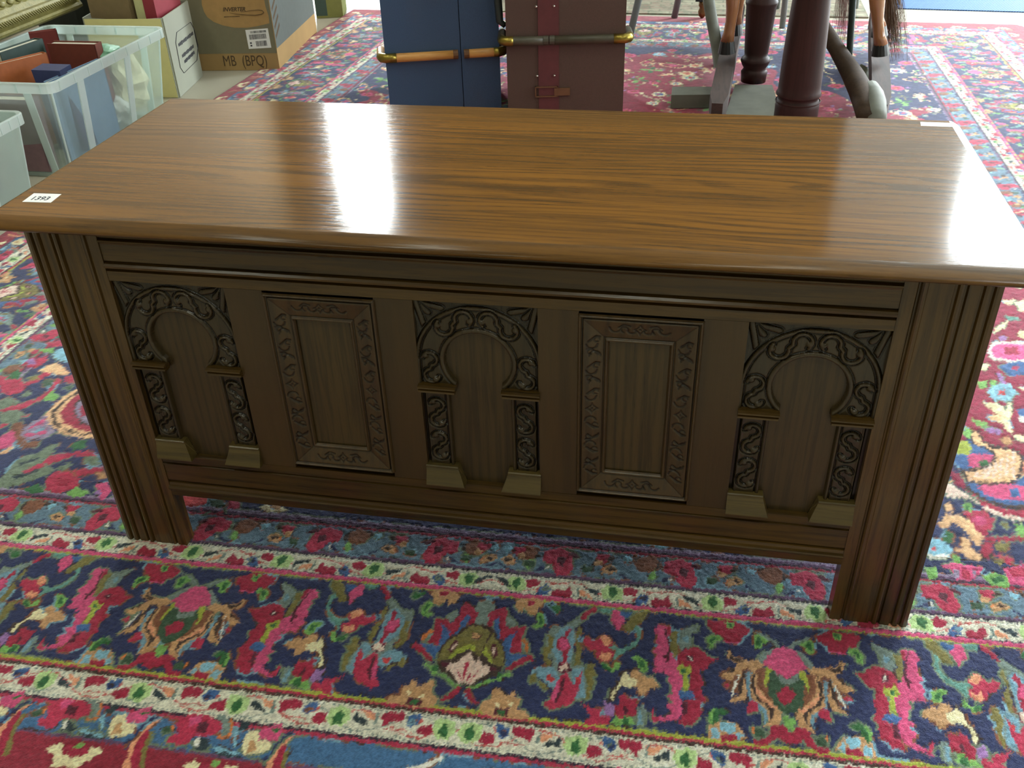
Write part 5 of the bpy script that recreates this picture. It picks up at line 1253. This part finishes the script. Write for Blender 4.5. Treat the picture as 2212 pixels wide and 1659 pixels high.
# ---------------------------------------------------------------- right background: turned pillars, rocking horse, chairs
M_mahog = wood('mahogany', (70, 40, 36), (50, 30, 28), (32, 21, 20), 'Z', rough=.5, seed=12, poredark=.2)
M_mahog.node_tree.nodes['Principled BSDF'].inputs['Specular IOR Level'].default_value = .25
M_dusty = plain('dusty_wood', (98, 100, 90), .75, var=.16, scale=22)
M_brownw = wood('brown_stand_wood', (72, 56, 42), (56, 43, 33), (36, 28, 22), 'Z', rough=.8, seed=14, poredark=.3)
M_brownw.node_tree.nodes['Principled BSDF'].inputs['Specular IOR Level'].default_value = .15
M_horse = plain('dappled_brown_paint', (146, 100, 66), .18, var=.18, scale=9, spec=.7)
M_hoof = plain('black_hoof', (22, 24, 24), .4)
def pillars():
    T = thing('turned_pillar', 'thick dark mahogany turned pillar with ringed foot, nearest behind the lid right', 'pillar', (.690, 2.12, .0075)); 
    P = at(1722, 225, 2.12); T.location = (P.x, 2.12, .0075)
    r = lambda w: w * 3.03 / FPX / 2
    zc = lambda v: at(1722, v, 2.12).z - .0075
    prof = [(r(84), 0), (r(92), .012), (r(92), zc(228)), (r(91), zc(217)), (r(84), zc(213)), (r(86), zc(206)), (r(91), zc(203)), (r(92), zc(198)), (r(89), zc(194)), (r(88), zc(180)), (r(86), zc(120)), (r(82), zc(60)), (r(76), zc(0)), (r(70), zc(-60)), (r(78), zc(-66)), (r(78), zc(-74)), (r(60), zc(-80)), (r(66), zc(-130))]
    bm = bmesh.new(); addlathe(bm, prof, n=40); obj('shaft', bm, M_mahog, T, smooth=True)
    bm = bmesh.new(); addlathe(bm, [(r(93.5), zc(203.5)), (r(94.5), zc(201)), (r(93.5), zc(198.5))], n=40, caps=False); obj('ring', bm, M_mahog, T, smooth=True)
    bm = bmesh.new(); addlathe(bm, [(r(92), zc(219)), (r(95), zc(217)), (r(93), zc(215))], n=40, caps=False); obj('ring', bm, M_mahog, T, smooth=True)
    Y = 2.62; P = at(1628, 165, Y); T = thing('turned_pillar', 'dark turned pillar with a round knop standing on a dusty grey plank', 'pillar', (P.x, Y, .0)); z = lambda v: at(1628, v, Y).z
    T.location = (P.x, Y, .0); r = lambda w: w * 3.5 / FPX / 2
    zf = .028
    prof = [(r(50), zf), (r(52), z(175)), (r(54), z(160)), (r(56), z(154)), (r(50), z(150)), (r(46), z(146)), (r(56), z(138)), (r(60), z(130)), (r(58), z(124)), (r(48), z(120)), (r(50), z(110)), (r(58), z(50)), (r(62), z(12)), (r(66), z(6)), (r(66), z(2)), (r(58), z(-4)), (r(56), z(-60))]
    bm = bmesh.new(); addlathe(bm, prof, n=32); obj('shaft', bm, M_mahog, T, smooth=True)
    bm = bmesh.new(); addlathe(bm, [(r(60), z(133)), (r(62.5), z(130)), (r(60), z(127))], n=32, caps=False); obj('knop_ring', bm, M_mahog, T, smooth=True)
    # planks of its base
    T = thing('base_plank', 'dusty grey wooden base plank with a cross foot, lying under the turned pillar', 'plank', (0, 0, .0085))
    a, b, c, d = atz(1588, 182, .03), atz(1668, 182, .03), atz(1694, 262, .03), atz(1562, 262, .03)
    dn = Vector((0, 0, -.0225)); prism('plank', [Vector((p.x, p.y, .0195)) for p in (a, b, c, d)], dn + Vector((0, 0, .0025)), M_dusty, T, bevel=.003)
    a, b = atz(1452, 190, .05), atz(1545, 190, .05); c, d = atz(1545, 207, .05), atz(1450, 208, .05)
    prism('cross_foot', [Vector((p.x, p.y, .046)) for p in (a, b, c, d)], (0, 0, -.046), M_dusty, T, bevel=.003)
pillars()

def strands(bm, p0, p1, n, spread, w, seed, wob=.012):
    R_ = random.Random(seed)
    for i in range(n):
        o0 = Vector((R_.gauss(0, spread * .45), R_.gauss(0, spread * .45), 0)); o1 = Vector((R_.gauss(0, spread), R_.gauss(0, spread), 0)); end = R_.uniform(.72, 1.05)
        pts = []; ph = R_.uniform(0, 6)
        for k in range(6):
            t = k / 5 * end; p = Vector(p0).lerp(Vector(p1), t) + o0.lerp(o1, min(1, t * 1.4)); p.x += wob * math.sin(ph + t * 5) * t; pts.append(p)
        sx = Vector((math.cos(ph), math.sin(ph), 0)) * w; prev = None
        for k, p in enumerate(pts):
            f = 1 - .8 * k / 5; cur = (bm.verts.new(p - sx * f), bm.verts.new(p + sx * f))
            if prev: bm.faces.new([prev[0], prev[1], cur[1], cur[0]])
            prev = cur
def horse():
    T = thing('rocking_horse', 'brown painted rocking horse with black hooves on dark runners and a long brown tail', 'rocking horse', (0, 0, 0))
    m_run = wood('runner_wood', (72, 54, 48), (54, 40, 36), (34, 26, 24), 'Y', rough=.7, seed=20, poredark=.2)
    spec = []
    for u0, v0, u1, v1, hw in ((1570, 118, 1549, 232, .030), (1905, 118, 1903, 234, .030)):
        a = atz(u0, v0, .135); b = atz(u1, v1, .070); d = (b - a); d.z = 0; d.normalize(); s = Vector((d.y, -d.x, 0)) * hw
        ext = a - d * .75; top = .12; pts = []
        bm = bmesh.new(); n = 14; ring = []
        for i in range(n + 1):
            t = i / n; p = ext.lerp(b, t); zc = .085 + .055 * (2 * t - 1) ** 2 * (1 if t < .5 else -.55); zt = zc + .028; zb = zc - .028; ww = 1 if 0 < i < n else .6
            ring.append([bm.verts.new((p.x - s.x * ww, p.y - s.y * ww, zb)), bm.verts.new((p.x + s.x * ww, p.y + s.y * ww, zb)), bm.verts.new((p.x + s.x * ww, p.y + s.y * ww, zt)), bm.verts.new((p.x - s.x * ww, p.y - s.y * ww, zt))])
        for r0, r1 in zip(ring, ring[1:]):
            for k in range(4): bm.faces.new([r0[k], r0[(k + 1) % 4], r1[(k + 1) % 4], r1[k]])
        bm.faces.new(ring[0]); bm.faces.new(ring[-1][::-1]); obj('runner', bm, m_run, T, bevel=.004)
    # hind legs (near) with hooves
    for (uh, vt, vb, wt, wb, pth) in ((1570, 88, 113, 28, 34, ((1571, 90, 12.5), (1575, 70, 10), (1579, 45, 9.5), (1582, 20, 11), (1584, -10, 13), (1588, -50, 18))),
                                      (1901, 95, 117, 28, 33, ((1902, 97, 12.5), (1899, 78, 10), (1896, 50, 9.5), (1895, 20, 12), (1895, -10, 14), (1893, -50, 18)))):
        Y = atz(uh, vb + 3, .135).y; sc = at(uh, 60, Y); px = (sc - Vector(CAM)).length / FPX
        bm = bmesh.new(); pts = [at(u, v, Y) for u, v, r in pth]; hind = uh > 1700; ex = [Vector((.93 if hind else .44, 3.17, .60)), Vector((.88 if hind else .46, 3.20, .74))]
        addtube(bm, pts + ex, [r * px * 1.1 for u, v, r in pth] + [.062, .085], 14); leg = obj('leg', bm, M_horse, T, smooth=True)
        bm = bmesh.new(); o2 = Vector((.03, .26, 0)); addtube(bm, [p + o2 for p in pts] + [ex[0] + Vector((0, .16, 0)), ex[1] + Vector((0, .12, 0))], [r * px * 1.1 for u, v, r in pth] + [.062, .085], 14); leg2 = obj('leg', bm, M_horse, T, smooth=True)
        bm = bmesh.new(); c0, c1 = at(uh, vb, Y) + o2, at(uh + 1, vt, Y) + o2; addtube(bm, [c0, c1], [17.5 * px, 13.5 * px], 16); obj('hoof', bm, M_hoof, leg2)
        bm = bmesh.new(); c0 = at(uh, vb, Y); c1 = at(uh + 1, vt, Y); r0, r1 = 17.5 * px, 13.5 * px
        addtube(bm, [c0 + Vector((0, 0, -.002)), c0.lerp(c1, .5), c1], [r0, (r0 + r1) / 2, r1], 16); obj('hoof', bm, M_hoof, leg, smooth=False)
    # body carried above the picture, and the hanging tail
    bm = bmesh.new(); addtube(bm, [(1.06, 3.24, .80), (1.02, 3.24, .79), (.93, 3.24, .78), (.70, 3.24, .75), (.48, 3.24, .77), (.38, 3.24, .80), (.27, 3.24, .92), (.19, 3.24, 1.05)], [.04, .10, .14, .145, .15, .14, .10, .075], 22); obj('body', bm, M_horse, T, smooth=True)
    bm = bmesh.new(); addtube(bm, [(.24, 3.24, 1.10), (.18, 3.24, 1.09), (.10, 3.24, 1.03), (.02, 3.24, .96), (-.02, 3.24, .93)], [.045, .070, .060, .045, .030], 16)
    for dy in (-.04, .04): addtube(bm, [(.22, 3.24 + dy, 1.13), (.225, 3.24 + dy * 1.3, 1.19)], [.020, .004], 8)
    obj('head', bm, M_horse, T, smooth=True)
    bm = bmesh.new(); strands(bm, (.28, 3.24, 1.12), (.42, 3.20, .86), 160, .02, .0012, 9); o = obj('mane', bm, plain('brown_mane', (90, 68, 48), .6), T); o['kind'] = 'stuff'
    mh = plain('brown_horsehair', (96, 72, 50), .6, var=.25, scale=30); mh2 = plain('reddish_horsehair', (112, 80, 72), .6, var=.25, scale=30)
    bm = bmesh.new(); strands(bm, at(1918, -150, 3.06), at(1930, 126, 3.02), 620, .021, .0011, 3); o = obj('tail', bm, mh, T); o['kind'] = 'stuff'; o['label'] = 'long brown horsehair tail'
    bm = bmesh.new(); strands(bm, (.80, 3.30, .66), at(1812, 112, 3.30), 260, .018, .0011, 6); o = obj('mane_lock', bm, mh2, T); o['kind'] = 'stuff'
    # swing stand: curved strut with pale worn end, far strut, iron rod, left strut
    S = T
    def strut(nm, path, m, flat=.8):
        bm = bmesh.new(); pts = [at(u, v, Y_) for u, v, Y_, r in path]; rad = [r * (at(u, v, Y_) - Vector(CAM)).length / FPX for u, v, Y_, r in path]; addtube(bm, pts, rad, 12, flat=flat); return obj(nm, bm, m, S, smooth=True)
    strut('strut', ((1752, 10, 2.66, 14), (1780, 62, 2.60, 17), (1812, 112, 2.50, 19), (1842, 160, 2.38, 24), (1862, 200, 2.27, 27), (1873, 232, 2.18, 27), (1878, 262, 2.10, 24)), M_brownw, .7)
    o = strut('worn_foot', ((1880, 187, 2.30, 15), (1886, 205, 2.25, 20), (1891, 225, 2.18, 21), (1893, 250, 2.12, 20), (1893, 268, 2.08, 17)), M_dusty, .9); o['label'] = 'pale chipped end of the foot'
    strut('far_strut', ((1776, 40, 3.02, 9), (1800, 80, 2.96, 11), (1830, 128, 2.86, 13), (1858, 168, 2.76, 15)), M_dusty, .6)
    strut('knob', ((1848, 163, 2.74, 10), (1858, 160, 2.74, 19), (1868, 163, 2.74, 15), (1876, 168, 2.74, 8)), plain('green_brown_knob', (84, 88, 70), .5), 1)
    bm = bmesh.new(); addtube(bm, [at(1845, -60, 2.55), at(1842, 0, 2.55), at(1836, 100, 2.52), at(1829, 172, 2.50)], .0115, 8); obj('iron_rod', bm, plain('dark_iron', (34, 44, 40), .4, metal=.5), S, smooth=True)
    strut('left_strut', ((1527, -30, 3.15, 12), (1532, 10, 3.10, 12), (1541, 60, 3.02, 12), (1550, 110, 2.93, 12), (1558, 165, 2.82, 13), (1566, 210, 2.72, 14)), M_dusty, .6)
horse()
def chairs():
    mg = plain('grey_painted_steel', (122, 128, 126), .4, var=.08)
    G = 'grey metal chairs beyond the rug'
    def leg_to(T, top, foot, r):
        bm = bmesh.new(); a, b = Vector(top), Vector(foot); addtube(bm, [a, b], r, 8, flat=.7); o = obj('leg', bm, mg, T, smooth=True); return o
    def chair(lab, feet, lean, r=.015, zf=.0075):
        c0 = sum((Vector(f) for f in feet), Vector()) / 4; T = thing('metal_chair', lab, 'chair', (c0.x, c0.y, zf)); tops = []
        for f, l in zip(feet, lean):
            a = Vector((f[0], f[1], zf)); t = a + Vector((l[0], l[1], .45)); tops.append(t); o = Vector((c0.x, c0.y, zf)); leg_to(T, t - o, a - o, r)
        c = sum(tops, Vector()) / 4 - Vector((c0.x, c0.y, zf)); d = tops[1] - tops[0]; M4 = Matrix.Translation(c) @ Matrix.Rotation(math.atan2(d.y, d.x), 4, 'Z')
        box('seat', -.22, .22, -.21, .21, 0, .02, mg, T, bevel=.008, M=M4); box('backrest', -.20, .20, .19, .21, .14, .38, mg, T, bevel=.006, M=M4)
    chair('grey metal chair with splayed legs on the far rug edge beside the maroon trunk', ((-.051, 3.29, 0), (.126, 3.662, 0), (-.25, 3.86, 0), (-.43, 3.48, 0)), ((.09, .06), (.075, -.03), (.02, -.06), (-.0, .05)))
    chair('pale grey chair standing between the two turned pillars', ((.605, 3.496, 0), (.98, 3.50, 0), (.96, 3.90, 0), (.60, 3.88, 0)), ((-.005, .02), (-.01, .02), (-.02, -.03), (.0, -.03)), .013)
    f = atz(1516, 42, .001); T = thing('stool_leg', 'black furniture leg ending in a brass castor at the far edge of the rug', 'furniture leg', (f.x, f.y, .0075))
    bm = bmesh.new(); addbox(bm, -.035, .02, -.02, .02, .075, .42); obj('leg', bm, plain('black_lacquer', (24, 30, 28), .3), T, bevel=.003)
    bm = bmesh.new(); addlathe(bm, [(.006, .0), (.018, .012), (.020, .03), (.014, .045), (.020, .055), (.018, .076)], (0, 0, 0), 14); obj('castor', bm, plain('brown_brass', (112, 78, 44), .35, metal=.6), T, smooth=True)
chairs()
def floor_cover():
    # second, faded rug beyond the first
    m, nt, b = newmat('faded_rug'); v = mapped(nt, (1, 1, 1)); w1 = noise(nt, v, 14, 4, .6); w2 = noise(nt, mapped(nt, (1, 3, 1)), 30, 3)
    c = mixc(nt, ramp(nt, w1, .42, .58), lin((150, 148, 126)), lin((104, 112, 92))); c = mixc(nt, mth(nt, 'MULTIPLY', ramp(nt, w2, .5, .62), .7), c, lin((142, 108, 96)))
    ck = nd(nt, 'ShaderNodeTexBrick'); nt.links.new(v, ck.inputs['Vector']); ck.inputs['Scale'].default_value = 5; ck.inputs['Color1'].default_value = lin((168, 162, 138)) + (1,); ck.inputs['Color2'].default_value = lin((130, 104, 92)) + (1,); ck.inputs['Mortar'].default_value = lin((96, 100, 82)) + (1,)
    c = mixc(nt, .4, c, ck.outputs['Color']); nt.links.new(c, b.inputs['Base Color']); b.inputs['Roughness'].default_value = .95
    bump(nt, b, noise(nt, v, 500, 3), .5, .002)
    y0 = 3.735
    bm = bmesh.new(); addprism(bm, [(-1.30, y0 + .05, .0), (1.0, y0 - .005, .0), (1.02, 4.9, .0), (-1.28, 4.95, .0)], (0, 0, .006)); o = obj('rug', bm, m); tagp(o, 'faded grey green rug lying beyond the far edge of the red rug', 'rug')
    m, nt, b = newmat('blue_mat'); tc = mapped(nt, (1, 1, 1), rot=(0, 0, .5)); wv = nd(nt, 'ShaderNodeTexWave'); wv.inputs['Scale'].default_value = 30; nt.links.new(tc, wv.inputs['Vector'])
    nt.links.new(mixc(nt, wv.outputs['Fac'], lin((52, 84, 132)), lin((78, 116, 166))), b.inputs['Base Color']); b.inputs['Roughness'].default_value = .9; bump(nt, b, wv.outputs['Fac'], .6, .003)
    a, b_ = atz(1930, 17, .005), atz(2230, 28, .005)
    bm = bmesh.new(); addprism(bm, [(a.x, a.y, 0), (b_.x + .5, b_.y - .02, 0), (b_.x + .5, 5.1, 0), (a.x, 5.1, 0)], (0, 0, .005)); o = obj('door_mat', bm, m, bevel=.001); tagp(o, 'bright blue ribbed mat on the pale floor at the far right', 'mat')
floor_cover()
